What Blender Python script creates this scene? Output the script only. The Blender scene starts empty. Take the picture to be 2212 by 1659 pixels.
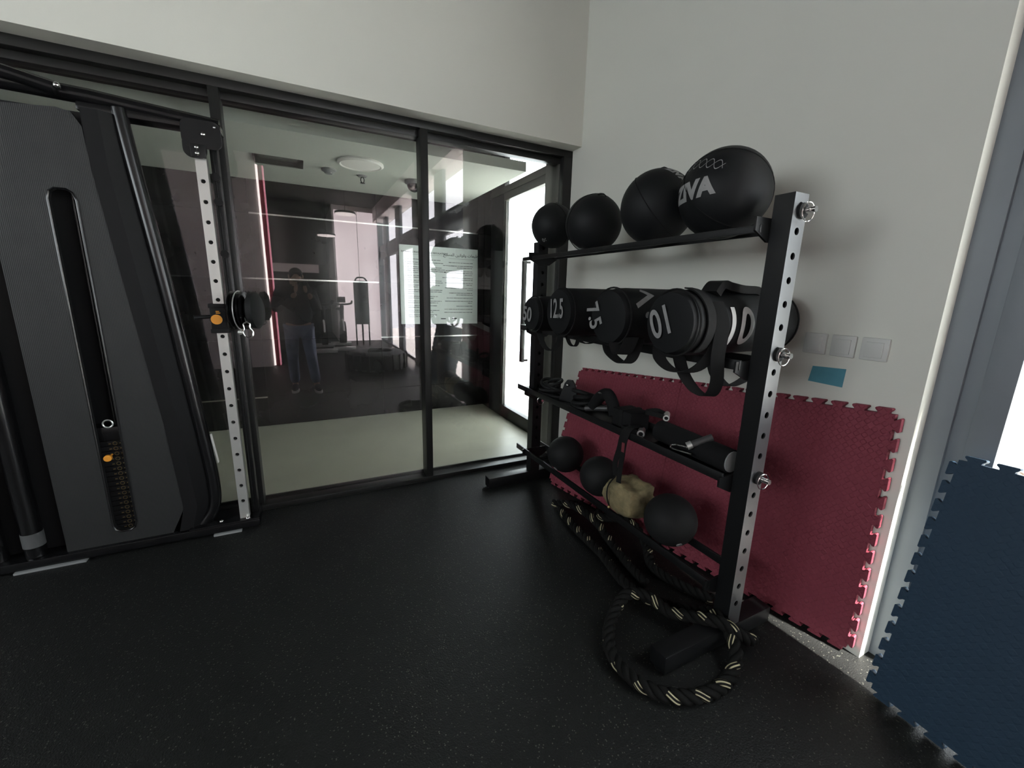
import bpy, bmesh, math, random
from mathutils import Vector, Matrix, noise

PI = math.pi
SC = bpy.context.scene
COL = SC.collection
rnd = random.Random(7)

# ------------------------------------------------------------------ camera
cam_d = bpy.data.cameras.new('camera')
cam = bpy.data.objects.new('camera', cam_d)
COL.objects.link(cam)
CR = Vector((0.89541, -0.44453, 0.02496))
CU = Vector((0.07313, 0.20214, 0.97662))
CF = Vector((0.43919, 0.87266, -0.21351))
CP = Vector((-1.9449, -2.8091, 1.43))
M = Matrix(((CR.x, CU.x, -CF.x, CP.x), (CR.y, CU.y, -CF.y, CP.y), (CR.z, CU.z, -CF.z, CP.z), (0, 0, 0, 1)))
cam.matrix_world = M
cam_d.sensor_fit = 'HORIZONTAL'
cam_d.sensor_width = 36.0
cam_d.lens = 891.9 / 2212.0 * 36.0
cam_d.clip_start = 0.02
cam_d.clip_end = 200
SC.camera = cam

# ------------------------------------------------------------------ sky, sun, daylight, exposure
world = bpy.data.worlds.new('sky')
SC.world = world
world.use_nodes = True
bg = world.node_tree.nodes['Background']
bg.inputs['Color'].default_value = (0.90, 0.96, 1.0, 1)
bg.inputs['Strength'].default_value = 6.0

sun_d = bpy.data.lights.new('sun', 'SUN')
sun = bpy.data.objects.new('sun', sun_d)
COL.objects.link(sun)
sun_d.energy = 36.0
sun_d.angle = math.radians(2.5)
sun_d.color = (1.0, 0.95, 0.88)
sun.rotation_euler = Vector((-0.16, 0.62, -0.77)).to_track_quat('-Z', 'Y').to_euler()
sun.location = (4, -8, 9)

def portal(name, loc, direction, w, h):
    d = bpy.data.lights.new(name, 'AREA')
    d.shape = 'RECTANGLE'; d.size = w; d.size_y = h
    d.cycles.is_portal = True
    o = bpy.data.objects.new(name, d)
    COL.objects.link(o)
    o.location = loc
    o.rotation_euler = Vector(direction).to_track_quat('-Z', 'Z').to_euler()
    return o
portal('daylight_window_opening', (0.20, -5.8, 1.68), (-1, 0, 0), 7.0, 3.3)
portal('daylight_fill_windows', (-7.12, -2.75, 2.4), (1, 0, 0), 4.5, 1.6)  # portal for the added left windows
portal('daylight_corridor_door', (0.20, 1.0, 1.48), (-1, 0, 0), 1.4, 2.95)

SC.view_settings.view_transform = 'Standard'
SC.view_settings.look = 'None'
SC.view_settings.exposure = 0.48
SC.view_settings.gamma = 1.0
SC.view_settings.use_curve_mapping = False
SC.cycles.max_bounces = 10
SC.cycles.diffuse_bounces = 6
SC.cycles.glossy_bounces = 5
SC.cycles.transparent_max_bounces = 16
SC.cycles.sample_clamp_indirect = 6.0
SC.cycles.use_denoising = True

# ------------------------------------------------------------------ materials
def lin(v):
    v /= 255.0
    return v / 12.92 if v <= 0.04045 else ((v + 0.055) / 1.055) ** 2.4
def S(r, g, b):
    return (lin(r), lin(g), lin(b))
MATS = {}
def mat(name, col, rough=0.5, metal=0.0, bump=None, vary=None, spec=0.5, emit=None, coat=0.0, sheen=0.0):
    """procedural principled material. bump=(scale,strength,dist) vary=(scale,amount)"""
    if name in MATS:
        return MATS[name]
    m = bpy.data.materials.new(name)
    m.use_nodes = True
    nt = m.node_tree
    p = nt.nodes['Principled BSDF']
    p.inputs['Base Color'].default_value = (*col, 1)
    p.inputs['Roughness'].default_value = rough
    p.inputs['Metallic'].default_value = metal
    p.inputs['Specular IOR Level'].default_value = spec
    p.inputs['Coat Weight'].default_value = coat
    p.inputs['Sheen Weight'].default_value = sheen
    tc = nt.nodes.new('ShaderNodeTexCoord')
    if emit:
        p.inputs['Emission Color'].default_value = (*emit[0], 1)
        p.inputs['Emission Strength'].default_value = emit[1]
    if vary:
        n = nt.nodes.new('ShaderNodeTexNoise'); n.inputs['Scale'].default_value = vary[0]
        n.inputs['Detail'].default_value = 4
        nt.links.new(tc.outputs['Object'], n.inputs['Vector'])
        r = nt.nodes.new('ShaderNodeMapRange')
        r.inputs['From Min'].default_value = 0.3; r.inputs['From Max'].default_value = 0.7
        r.inputs['To Min'].default_value = 1 - vary[1]; r.inputs['To Max'].default_value = 1 + vary[1]
        nt.links.new(n.outputs['Fac'], r.inputs['Value'])
        mx = nt.nodes.new('ShaderNodeVectorMath'); mx.operation = 'SCALE'
        mx.inputs[0].default_value = col
        nt.links.new(r.outputs['Result'], mx.inputs['Scale'])
        nt.links.new(mx.outputs['Vector'], p.inputs['Base Color'])
    if bump:
        n = nt.nodes.new('ShaderNodeTexNoise'); n.inputs['Scale'].default_value = bump[0]
        n.inputs['Detail'].default_value = 3
        nt.links.new(tc.outputs['Object'], n.inputs['Vector'])
        b = nt.nodes.new('ShaderNodeBump'); b.inputs['Strength'].default_value = bump[1]
        b.inputs['Distance'].default_value = bump[2]
        nt.links.new(n.outputs['Fac'], b.inputs['Height'])
        nt.links.new(b.outputs['Normal'], p.inputs['Normal'])
    MATS[name] = m
    return m

def mat_glass(name, tint, refl, fac0, fac90):
    m = bpy.data.materials.new(name); m.use_nodes = True
    nt = m.node_tree
    for n in list(nt.nodes):
        nt.nodes.remove(n)
    out = nt.nodes.new('ShaderNodeOutputMaterial')
    t = nt.nodes.new('ShaderNodeBsdfTransparent'); t.inputs['Color'].default_value = (*tint, 1)
    g = nt.nodes.new('ShaderNodeBsdfGlossy'); g.inputs['Color'].default_value = (*refl, 1); g.inputs['Roughness'].default_value = 0.0
    lw = nt.nodes.new('ShaderNodeLayerWeight'); lw.inputs['Blend'].default_value = 0.25
    mr = nt.nodes.new('ShaderNodeMapRange')
    mr.inputs['To Min'].default_value = fac0; mr.inputs['To Max'].default_value = fac90
    nt.links.new(lw.outputs['Fresnel'], mr.inputs['Value'])
    mr.inputs['From Min'].default_value = 0.02; mr.inputs['From Max'].default_value = 1.0
    mx = nt.nodes.new('ShaderNodeMixShader')
    nt.links.new(mr.outputs['Result'], mx.inputs[0])
    nt.links.new(t.outputs[0], mx.inputs[1]); nt.links.new(g.outputs[0], mx.inputs[2])
    nt.links.new(mx.outputs[0], out.inputs[0])
    MATS[name] = m
    return m

def mat_floor():
    m = bpy.data.materials.new('rubber_floor'); m.use_nodes = True
    nt = m.node_tree; p = nt.nodes['Principled BSDF']
    tc = nt.nodes.new('ShaderNodeTexCoord')
    v = nt.nodes.new('ShaderNodeTexVoronoi'); v.inputs['Scale'].default_value = 170
    nt.links.new(tc.outputs['Object'], v.inputs['Vector'])
    sp = nt.nodes.new('ShaderNodeSeparateColor'); nt.links.new(v.outputs['Color'], sp.inputs['Color'])
    gt = nt.nodes.new('ShaderNodeMath'); gt.operation = 'GREATER_THAN'; gt.inputs[1].default_value = 0.93
    nt.links.new(sp.outputs['Red'], gt.inputs[0])
    lt = nt.nodes.new('ShaderNodeMath'); lt.operation = 'LESS_THAN'; lt.inputs[1].default_value = 0.42
    nt.links.new(v.outputs['Distance'], lt.inputs[0])
    mu = nt.nodes.new('ShaderNodeMath'); mu.operation = 'MULTIPLY'
    nt.links.new(gt.outputs[0], mu.inputs[0]); nt.links.new(lt.outputs[0], mu.inputs[1])
    n1 = nt.nodes.new('ShaderNodeTexNoise'); n1.inputs['Scale'].default_value = 3.0; n1.inputs['Detail'].default_value = 6
    nt.links.new(tc.outputs['Object'], n1.inputs['Vector'])
    cr = nt.nodes.new('ShaderNodeMix'); cr.data_type = 'RGBA'
    cr.inputs['A'].default_value = (0.0075, 0.008, 0.0077, 1); cr.inputs['B'].default_value = (0.0125, 0.013, 0.0125, 1)
    nt.links.new(n1.outputs['Fac'], cr.inputs['Factor'])
    mx = nt.nodes.new('ShaderNodeMix'); mx.data_type = 'RGBA'
    nt.links.new(mu.outputs[0], mx.inputs['Factor'])
    nt.links.new(cr.outputs['Result'], mx.inputs['A'])
    mx.inputs['B'].default_value = (0.075, 0.076, 0.064, 1)
    nt.links.new(mx.outputs['Result'], p.inputs['Base Color'])
    p.inputs['Roughness'].default_value = 0.52
    p.inputs['Specular IOR Level'].default_value = 0.26
    n2 = nt.nodes.new('ShaderNodeTexNoise'); n2.inputs['Scale'].default_value = 210; n2.inputs['Detail'].default_value = 2
    nt.links.new(tc.outputs['Object'], n2.inputs['Vector'])
    b = nt.nodes.new('ShaderNodeBump'); b.inputs['Strength'].default_value = 0.7; b.inputs['Distance'].default_value = 0.003
    nt.links.new(n2.outputs['Fac'], b.inputs['Height']); nt.links.new(b.outputs['Normal'], p.inputs['Normal'])
    MATS['rubber_floor'] = m
    return m

def mat_foam(name, col, relief=0.55):
    """EVA foam with a raised diagonal woven relief; UV in metres"""
    m = bpy.data.materials.new(name); m.use_nodes = True
    nt = m.node_tree; p = nt.nodes['Principled BSDF']
    p.inputs['Base Color'].default_value = (*col, 1)
    p.inputs['Roughness'].default_value = 0.62
    p.inputs['Specular IOR Level'].default_value = 0.35
    uv = nt.nodes.new('ShaderNodeUVMap'); uv.uv_map = 'metres'
    mp = nt.nodes.new('ShaderNodeMapping'); mp.inputs['Rotation'].default_value = (0, 0, PI / 4)
    mp.inputs['Scale'].default_value = (2 * PI / 0.040,) * 3
    nt.links.new(uv.outputs['UV'], mp.inputs['Vector'])
    sx = nt.nodes.new('ShaderNodeSeparateXYZ'); nt.links.new(mp.outputs['Vector'], sx.inputs[0])
    a = nt.nodes.new('ShaderNodeMath'); a.operation = 'SINE'; nt.links.new(sx.outputs['X'], a.inputs[0])
    b = nt.nodes.new('ShaderNodeMath'); b.operation = 'SINE'; nt.links.new(sx.outputs['Y'], b.inputs[0])
    c = nt.nodes.new('ShaderNodeMath'); c.operation = 'MULTIPLY'
    nt.links.new(a.outputs[0], c.inputs[0]); nt.links.new(b.outputs[0], c.inputs[1])
    d = nt.nodes.new('ShaderNodeMath'); d.operation = 'MULTIPLY'; d.inputs[1].default_value = 3.0; d.use_clamp = True
    nt.links.new(c.outputs[0], d.inputs[0])
    n = nt.nodes.new('ShaderNodeTexNoise'); n.inputs['Scale'].default_value = 220
    nt.links.new(uv.outputs['UV'], n.inputs['Vector'])
    e = nt.nodes.new('ShaderNodeMath'); e.operation = 'MULTIPLY_ADD'; e.inputs[1].default_value = 0.35
    nt.links.new(n.outputs['Fac'], e.inputs[0]); nt.links.new(d.outputs[0], e.inputs[2])
    bp = nt.nodes.new('ShaderNodeBump'); bp.inputs['Strength'].default_value = relief; bp.inputs['Distance'].default_value = 0.005
    nt.links.new(e.outputs[0], bp.inputs['Height']); nt.links.new(bp.outputs['Normal'], p.inputs['Normal'])
    MATS[name] = m
    return m

def mat_rope():
    m = bpy.data.materials.new('rope_strand_tracer'); m.use_nodes = True
    nt = m.node_tree; p = nt.nodes['Principled BSDF']
    p.inputs['Roughness'].default_value = 0.8
    p.inputs['Specular IOR Level'].default_value = 0.15
    uv = nt.nodes.new('ShaderNodeUVMap'); uv.uv_map = 'metres'
    sx = nt.nodes.new('ShaderNodeSeparateXYZ'); nt.links.new(uv.outputs['UV'], sx.inputs[0])
    w = nt.nodes.new('ShaderNodeMath'); w.operation = 'MULTIPLY'; w.inputs[1].default_value = 6.0
    nt.links.new(sx.outputs['Y'], w.inputs[0])
    f = nt.nodes.new('ShaderNodeMath'); f.operation = 'FRACT'; nt.links.new(w.outputs[0], f.inputs[0])
    g = nt.nodes.new('ShaderNodeMath'); g.operation = 'GREATER_THAN'; g.inputs[1].default_value = 0.62
    nt.links.new(f.outputs[0], g.inputs[0])
    h = nt.nodes.new('ShaderNodeMath'); h.operation = 'LESS_THAN'; h.inputs[1].default_value = 0.55
    nt.links.new(sx.outputs['Y'], h.inputs[0])
    du = nt.nodes.new('ShaderNodeMath'); du.operation = 'DIVIDE'; du.inputs[1].default_value = 0.13
    nt.links.new(sx.outputs['X'], du.inputs[0])
    fu = nt.nodes.new('ShaderNodeMath'); fu.operation = 'FRACT'; nt.links.new(du.outputs[0], fu.inputs[0])
    lu = nt.nodes.new('ShaderNodeMath'); lu.operation = 'LESS_THAN'; lu.inputs[1].default_value = 0.36
    nt.links.new(fu.outputs[0], lu.inputs[0])
    k = nt.nodes.new('ShaderNodeMath'); k.operation = 'MULTIPLY'
    nt.links.new(g.outputs[0], k.inputs[0]); nt.links.new(lu.outputs[0], k.inputs[1])
    mx = nt.nodes.new('ShaderNodeMix'); mx.data_type = 'RGBA'
    mx.inputs['A'].default_value = (0.007, 0.007, 0.0065, 1); mx.inputs['B'].default_value = (0.45, 0.41, 0.26, 1)
    nt.links.new(k.outputs[0], mx.inputs['Factor'])
    nt.links.new(mx.outputs['Result'], p.inputs['Base Color'])
    MATS['rope_strand_tracer'] = m
    return m

WALL = mat('wall_paint', (0.66, 0.665, 0.60), 0.85, bump=(90, 0.10, 0.002), vary=(1.3, 0.02))
FLOOR = mat_floor()
FRAME = mat('dark_frame_aluminium', (0.014, 0.014, 0.0135), 0.36, metal=0.0, spec=0.35, vary=(4, 0.1))
FRAME_G = mat('grey_frame_cladding', (0.085, 0.085, 0.076), 0.45, vary=(3, 0.08))
COLM = mat('slate_column_cladding', (0.16, 0.18, 0.20), 0.45, vary=(3, 0.06))
GLASS = mat_glass('partition_glass', (0.95, 0.97, 0.96), (1.0, 0.89, 0.92), 0.062, 0.40)
WGLASS = mat_glass('window_glass', (0.985, 0.99, 0.99), (1, 1, 1), 0.02, 0.10)
STONE = mat('corridor_floor_stone', (0.34, 0.33, 0.265), 0.38, vary=(2.5, 0.06))
CEILW = mat('corridor_ceiling_paint', (0.50, 0.53, 0.48), 0.85)
TILE = mat('dark_polished_tile', (0.014, 0.0125, 0.0125), 0.14, vary=(2.0, 0.18))
TILEJ = mat('tile_joint', (0.006, 0.006, 0.006), 0.8)
CHROME = mat('chrome', (0.78, 0.78, 0.76), 0.16, metal=1.0)
STEEL = mat('brushed_steel', (0.70, 0.71, 0.68), 0.34, metal=0.72, bump=(300, 0.05, 0.001))
BLACKM = mat('black_powder_coat', (0.0055, 0.0058, 0.0062), 0.42, spec=0.35, bump=(500, 0.08, 0.0005), vary=(6, 0.12))
LACQ = mat('black_lacquered_steel', (0.006, 0.0063, 0.0068), 0.38, spec=0.35, bump=(500, 0.05, 0.0004))
UPGLARE = mat('upright_glare_metal', (0.25, 0.255, 0.26), 0.33, metal=0.92, bump=(400, 0.05, 0.0005))  # lighter metal stands in for window glare on the black upright
BLACKG = mat('black_gloss_metal', (0.0055, 0.0055, 0.006), 0.24)
BLACKP = mat('black_plastic', (0.007, 0.007, 0.0075), 0.55, spec=0.22)
PANEL = mat('charcoal_perforated_panel', (0.0135, 0.0143, 0.0143), 0.6, bump=(420, 0.25, 0.001))
_nt = PANEL.node_tree
_w = _nt.nodes.new('ShaderNodeTexWave'); _w.bands_direction = 'X'; _w.inputs['Scale'].default_value = 52.0
_nt.links.new([n for n in _nt.nodes if n.type == 'TEX_COORD'][0].outputs['Object'], _w.inputs['Vector'])
_b = _nt.nodes.new('ShaderNodeBump'); _b.inputs['Strength'].default_value = 0.35; _b.inputs['Distance'].default_value = 0.0015
_nt.links.new(_w.outputs['Fac'], _b.inputs['Height']); _nt.links.new(_b.outputs['Normal'], _nt.nodes['Principled BSDF'].inputs['Normal'])
ORANGE = mat('orange_sticker', (0.80, 0.32, 0.03), 0.5)
BRASS = mat('aged_brass', (0.55, 0.42, 0.20), 0.35, metal=1.0)
LEATHER = mat('black_textured_vinyl', (0.0075, 0.0082, 0.0088), 0.58, spec=0.22, bump=(160, 0.25, 0.001), vary=(4, 0.12))
RUBBER = mat('matte_black_rubber', (0.011, 0.0115, 0.0115), 0.65, spec=0.2, bump=(220, 0.2, 0.001))
PRINT = mat('grey_print', (0.25, 0.25, 0.245), 0.6, vary=(40, 0.12))
PRINTW = mat('white_print', (0.72, 0.72, 0.70), 0.55, vary=(40, 0.06))
WEB = mat('black_webbing', (0.008, 0.008, 0.008), 0.8, spec=0.2, bump=(400, 0.3, 0.001))
FOAMB = mat('black_foam', (0.008, 0.008, 0.0085), 0.85, spec=0.2, bump=(300, 0.2, 0.001))
DKGREY = mat('dark_grey_metal', (0.05, 0.05, 0.05), 0.4)
TAPE = mat('grey_tape', (0.085, 0.088, 0.088), 0.7)
GREYP = mat('grey_plastic', (0.22, 0.23, 0.23), 0.6)
RED = mat_foam('red_eva_foam', (0.205, 0.035, 0.054))
BLUE = mat_foam('blue_eva_foam', (0.012, 0.036, 0.066), 0.22)
CAMO = mat('tan_canvas', (0.20, 0.165, 0.085), 0.8, bump=(24, 0.9, 0.012), vary=(18, 0.4))
ROPE = mat('black_rope_strand', (0.006, 0.006, 0.0055), 0.8, spec=0.15, bump=(300, 0.4, 0.001))
ROPET = mat_rope()
PLASTW = mat('white_switch_plastic', (0.55, 0.56, 0.53), 0.45)
PAPERB = mat('teal_paper', (0.085, 0.27, 0.34), 0.8, vary=(30, 0.05))
PAPERW = mat('sign_board_white', (0.74, 0.80, 0.77), 0.35)
INK = mat('sign_ink', (0.06, 0.07, 0.07), 0.7)
DARKC = mat('dark_ceiling_paint', (0.030, 0.027, 0.027), 0.8)
PINKW = mat('far_wall_paint', (0.76, 0.70, 0.70), 0.85, vary=(1.0, 0.03))
FARGLOW = mat('far_wall_emission', (0.7, 0.66, 0.66), 0.6, emit=((1.0, 0.92, 0.93), 2.6), vary=(0.8, 0.05))  # brightness of the far wall put in as emission
MAUVE = mat('mauve_partition_paint', (0.70, 0.61, 0.60), 0.8)
DRED = mat('dark_red_panel', (0.14, 0.02, 0.03), 0.6)
LEDW = mat('white_led_strip', (0.9, 0.88, 0.8), 0.5, emit=((1.0, 0.96, 0.90), 6.0))
LEDP = mat('pink_led_strip', (0.9, 0.4, 0.5), 0.5, emit=((1.0, 0.40, 0.50), 2.0))
LAMPW = mat('lamp_diffuser', (0.85, 0.84, 0.80), 0.6)
LAMPON = mat('pendant_diffuser_lit', (0.9, 0.88, 0.84), 0.5, emit=((1.0, 0.95, 0.9), 3.0))
PAVE = mat('pale_paving', (0.72, 0.71, 0.68), 0.8, vary=(1.5, 0.05))
EXTW = mat('exterior_white_tile', (0.78, 0.78, 0.76), 0.6, vary=(1.2, 0.05))
TERRA = mat('pale_terracotta', (0.52, 0.42, 0.37), 0.8, vary=(6, 0.1))
SOIL = mat('soil', (0.10, 0.07, 0.05), 0.9)
LEAF = mat('hedge_leaf', (0.12, 0.24, 0.06), 0.7)
WHITEM = mat('white_painted_metal', (0.7, 0.7, 0.68), 0.5)
SKIN = mat('skin', (0.42, 0.27, 0.20), 0.55)
HAIR = mat('dark_hair', (0.012, 0.010, 0.009), 0.6)
JACKET = mat('black_jacket_cloth', (0.010, 0.011, 0.012), 0.85)
DENIM = mat('blue_denim', (0.24, 0.28, 0.37), 0.8, vary=(6, 0.35))
SHOE = mat('dark_shoe_cloth', (0.05, 0.05, 0.055), 0.7)
SOLE = mat('white_shoe_sole', (0.7, 0.68, 0.65), 0.6)
TYRE = mat('tyre_rubber', (0.035, 0.036, 0.036), 0.55, bump=(30, 0.3, 0.01))
PHONE = mat('phone_black', (0.01, 0.01, 0.01), 0.2)

# ------------------------------------------------------------------ mesh helpers
def bm_new():
    return bmesh.new()
def quad_box(bm, x0, x1, y0, y1, z0, z1, bev=0.0, seg=2):
    x0, x1 = min(x0, x1), max(x0, x1); y0, y1 = min(y0, y1), max(y0, y1); z0, z1 = min(z0, z1), max(z0, z1)
    t = bmesh.new()
    bmesh.ops.create_cube(t, size=1.0)
    for v in t.verts:
        v.co = Vector(((x0 + x1) / 2 + v.co.x * (x1 - x0), (y0 + y1) / 2 + v.co.y * (y1 - y0), (z0 + z1) / 2 + v.co.z * (z1 - z0)))
    if bev > 0:
        bev = min(bev, 0.45 * min(x1 - x0, y1 - y0, z1 - z0))
        bmesh.ops.bevel(t, geom=list(t.edges), offset=bev, segments=seg, affect='EDGES', profile=0.6)
    merge(bm, t)
    return bm
def merge(bm, t, mtx=None):
    if mtx is not None:
        bmesh.ops.transform(t, matrix=mtx, verts=t.verts)
    me = bpy.data.meshes.new('tmp'); t.to_mesh(me); t.free()
    bm.from_mesh(me); bpy.data.meshes.remove(me)
def box(*a, **k):
    return quad_box(bm_new(), *a, **k)
def frame_from(d):
    d = d.normalized()
    up = Vector((0, 0, 1)) if abs(d.z) < 0.95 else Vector((1, 0, 0))
    u = d.cross(up).normalized(); v = u.cross(d).normalized()
    return u, v
def cyl(bm, p0, p1, r0, r1=None, seg=18, caps=True):
    p0 = Vector(p0); p1 = Vector(p1); r1 = r0 if r1 is None else r1
    u, v = frame_from(p1 - p0)
    A = []; B = []
    for i in range(seg):
        a = 2 * PI * i / seg
        w = u * math.cos(a) + v * math.sin(a)
        A.append(bm.verts.new(p0 + w * r0)); B.append(bm.verts.new(p1 + w * r1))
    for i in range(seg):
        j = (i + 1) % seg
        bm.faces.new((A[i], B[i], B[j], A[j]))
    if caps:
        bm.faces.new(A); bm.faces.new(list(reversed(B)))
    return bm
def sweep(bm, pts, r, seg=10, closed=False, caps=True, uvl=None):
    pts = [Vector(p) for p in pts]; n = len(pts)
    rs = r if isinstance(r, (list, tuple)) else [r] * n
    tang = []
    for i in range(n):
        if closed:
            t = pts[(i + 1) % n] - pts[i - 1]
        else:
            t = pts[min(i + 1, n - 1)] - pts[max(i - 1, 0)]
        tang.append(t.normalized())
    u, v = frame_from(tang[0])
    rings = []
    L = 0; lens = [0]
    for i in range(n):
        if i:
            q = tang[i - 1].rotation_difference(tang[i]); u = q @ u
            L += (pts[i] - pts[i - 1]).length; lens.append(L)
        u = (u - tang[i] * u.dot(tang[i])).normalized(); v = tang[i].cross(u)
        rings.append([bm.verts.new(pts[i] + (u * math.cos(2 * PI * k / seg) + v * math.sin(2 * PI * k / seg)) * rs[i]) for k in range(seg)])
    m = n if closed else n - 1
    for i in range(m):
        a = rings[i]; b = rings[(i + 1) % n]
        for k in range(seg):
            kk = (k + 1) % seg
            f = bm.faces.new((a[k], a[kk], b[kk], b[k]))
            if uvl is not None:
                vals = ((lens[i], k / seg), (lens[i], (k + 1) / seg), (lens[min(i + 1, n - 1)], (k + 1) / seg), (lens[min(i + 1, n - 1)], k / seg))
                for lp, val in zip(f.loops, vals):
                    lp[uvl].uv = val
    if caps and not closed:
        bm.faces.new(list(reversed(rings[0]))); bm.faces.new(rings[-1])
    return bm
def smooth_path(pts, n=8, closed=False):
    pts = [Vector(p) for p in pts]; out = []; N = len(pts)
    rng = N if closed else N - 1
    for i in range(rng):
        if closed:
            p0, p1, p2, p3 = pts[i - 1], pts[i], pts[(i + 1) % N], pts[(i + 2) % N]
        else:
            p0, p1, p2, p3 = pts[max(i - 1, 0)], pts[i], pts[i + 1], pts[min(i + 2, N - 1)]
        for k in range(n):
            t = k / n
            out.append(0.5 * ((2 * p1) + (-p0 + p2) * t + (2 * p0 - 5 * p1 + 4 * p2 - p3) * t * t + (-p0 + 3 * p1 - 3 * p2 + p3) * t ** 3))
    if not closed:
        out.append(pts[-1])
    return out
def sphere(bm, c, r, seg=32, rings=20, sc=(1, 1, 1)):
    t = bmesh.new()
    bmesh.ops.create_uvsphere(t, u_segments=seg, v_segments=rings, radius=r)
    for v in t.verts:
        v.co = Vector(c) + Vector((v.co.x * sc[0], v.co.y * sc[1], v.co.z * sc[2]))
    merge(bm, t)
    return bm
def lathe(bm, prof, origin, axis, seg=32):
    origin = Vector(origin); axis = Vector(axis).normalized(); u, v = frame_from(axis)
    rings = []
    for (r, h) in prof:
        rings.append([bm.verts.new(origin + axis * h + (u * math.cos(2 * PI * k / seg) + v * math.sin(2 * PI * k / seg)) * max(r, 1e-5)) for k in range(seg)])
    for a, b in zip(rings, rings[1:]):
        for k in range(seg):
            kk = (k + 1) % seg
            bm.faces.new((a[k], b[k], b[kk], a[kk]))
    bmesh.ops.remove_doubles(bm, verts=bm.verts, dist=1e-5)
    return bm
def prism(bm, poly, o, u, v, n, th):
    """polygon in the (u,v) plane at o, extruded by th along n"""
    o = Vector(o); u = Vector(u); v = Vector(v); n = Vector(n)
    A = [bm.verts.new(o + u * a + v * b) for a, b in poly]
    B = [bm.verts.new(o + u * a + v * b + n * th) for a, b in poly]
    bm.faces.new(A); bm.faces.new(list(reversed(B)))
    for i in range(len(poly)):
        j = (i + 1) % len(poly)
        bm.faces.new((A[i], B[i], B[j], A[j]))
    bmesh.ops.recalc_face_normals(bm, faces=bm.faces)
    return bm
def ribbon(bm, pts, wdir, width, th=0.003):
    pts = [Vector(p) for p in pts]; wd = [Vector(w).normalized() for w in wdir] if isinstance(wdir, list) else [Vector(wdir).normalized()] * len(pts)
    rows = []
    for i, p in enumerate(pts):
        t = (pts[min(i + 1, len(pts) - 1)] - pts[max(i - 1, 0)]).normalized()
        nn = t.cross(wd[i]).normalized()
        rows.append([bm.verts.new(p + wd[i] * (s * width / 2) + nn * (q * th / 2)) for s, q in ((-1, -1), (1, -1), (1, 1), (-1, 1))])
    for a, b in zip(rows, rows[1:]):
        for k in range(4):
            kk = (k + 1) % 4
            bm.faces.new((a[k], a[kk], b[kk], b[k]))
    bm.faces.new(rows[0]); bm.faces.new(list(reversed(rows[-1])))
    bmesh.ops.recalc_face_normals(bm, faces=bm.faces)
    return bm
def holed_face(bm, o, u, v, n, w, v0, v1, holes, r, depth, seg=16):
    """face of width w (along u, centred at o) from v0 to v1, with round holes at the listed v; walls go to -n*depth"""
    o = Vector(o); u = Vector(u); v = Vector(v); n = Vector(n)
    hp = (holes[1] - holes[0]) / 2
    e0 = max(v0, holes[0] - hp); e1 = min(v1, holes[-1] + hp)
    cuts = [e0] + [(a + b) / 2 for a, b in zip(holes, holes[1:])] + [e1]
    h = w / 2
    for lo, hi in ((v0, e0), (e1, v1)):
        if hi - lo > 1e-5:
            bm.faces.new([bm.verts.new(o + u * su + v * vv) for su, vv in ((-h, lo), (h, lo), (h, hi), (-h, hi))])
    for i, c in enumerate(holes):
        lo, hi = cuts[i], cuts[i + 1]
        inn = []; out = []; dp = []
        for k in range(seg):
            a = 2 * PI * (k + 0.5) / seg
            ca, sa = math.cos(a), math.sin(a)
            lim = (hi - c) if sa > 0 else (c - lo)
            s = min(h / max(abs(ca), 1e-6), lim / max(abs(sa), 1e-6))
            pc = o + v * c
            inn.append(bm.verts.new(pc + (u * ca + v * sa) * r))
            dp.append(bm.verts.new(pc + (u * ca + v * sa) * r - n * depth))
            out.append((pc + (u * ca + v * sa) * s))
        ov = [bm.verts.new(p) for p in out]
        for k in range(seg):
            kk = (k + 1) % seg
            bm.faces.new((inn[k], ov[k], ov[kk], inn[kk]))
            bm.faces.new((dp[k], inn[k], inn[kk], dp[kk]))
        # corners of the cell
        for su, sv, lim in ((1, 1, hi), (-1, 1, hi), (-1, -1, lo), (1, -1, lo)):
            cp = o + u * (su * h) + v * lim
            near = [q for q in ov if abs((q.co - o).dot(u) * su - h) < 1e-6 or abs((q.co - o).dot(v) - lim) < 1e-6]
            a1 = [q for q in near if abs((q.co - o).dot(u) * su - h) < 1e-6 and ((q.co - o).dot(v) - c) * sv > 0]
            a2 = [q for q in near if abs((q.co - o).dot(v) - lim) < 1e-6 and (q.co - o).dot(u) * su > 0]
            if a1 and a2:
                q1 = max(a1, key=lambda q: ((q.co - o).dot(v) - c) * sv); q2 = max(a2, key=lambda q: (q.co - o).dot(u) * su)
                if q1 is not q2:
                    bm.faces.new((q1, bm.verts.new(cp), q2))
    return bm

ORG = {}
def obj(name, bm, m, parent=None, smooth=True, angle=38, recalc=True):
    if recalc:
        bmesh.ops.recalc_face_normals(bm, faces=bm.faces)
    if parent is not None:
        org = ORG[parent.name]
    else:
        xs = [v.co for v in bm.verts]
        org = Vector(((min(c.x for c in xs) + max(c.x for c in xs)) / 2, (min(c.y for c in xs) + max(c.y for c in xs)) / 2, min(c.z for c in xs)))
    bmesh.ops.translate(bm, verts=bm.verts, vec=-org)
    me = bpy.data.meshes.new(name)
    bm.to_mesh(me); bm.free()
    if isinstance(m, (list, tuple)):
        for q in m:
            me.materials.append(q)
    else:
        me.materials.append(m)
    if smooth:
        me.polygons.foreach_set('use_smooth', [True] * len(me.polygons))
        me.set_sharp_from_angle(angle=math.radians(angle))
    o = bpy.data.objects.new(name, me)
    COL.objects.link(o)
    if parent is not None:
        o.parent = parent
        ORG[o.name] = org
    else:
        o.location = org
        ORG[o.name] = org
    return o
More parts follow.
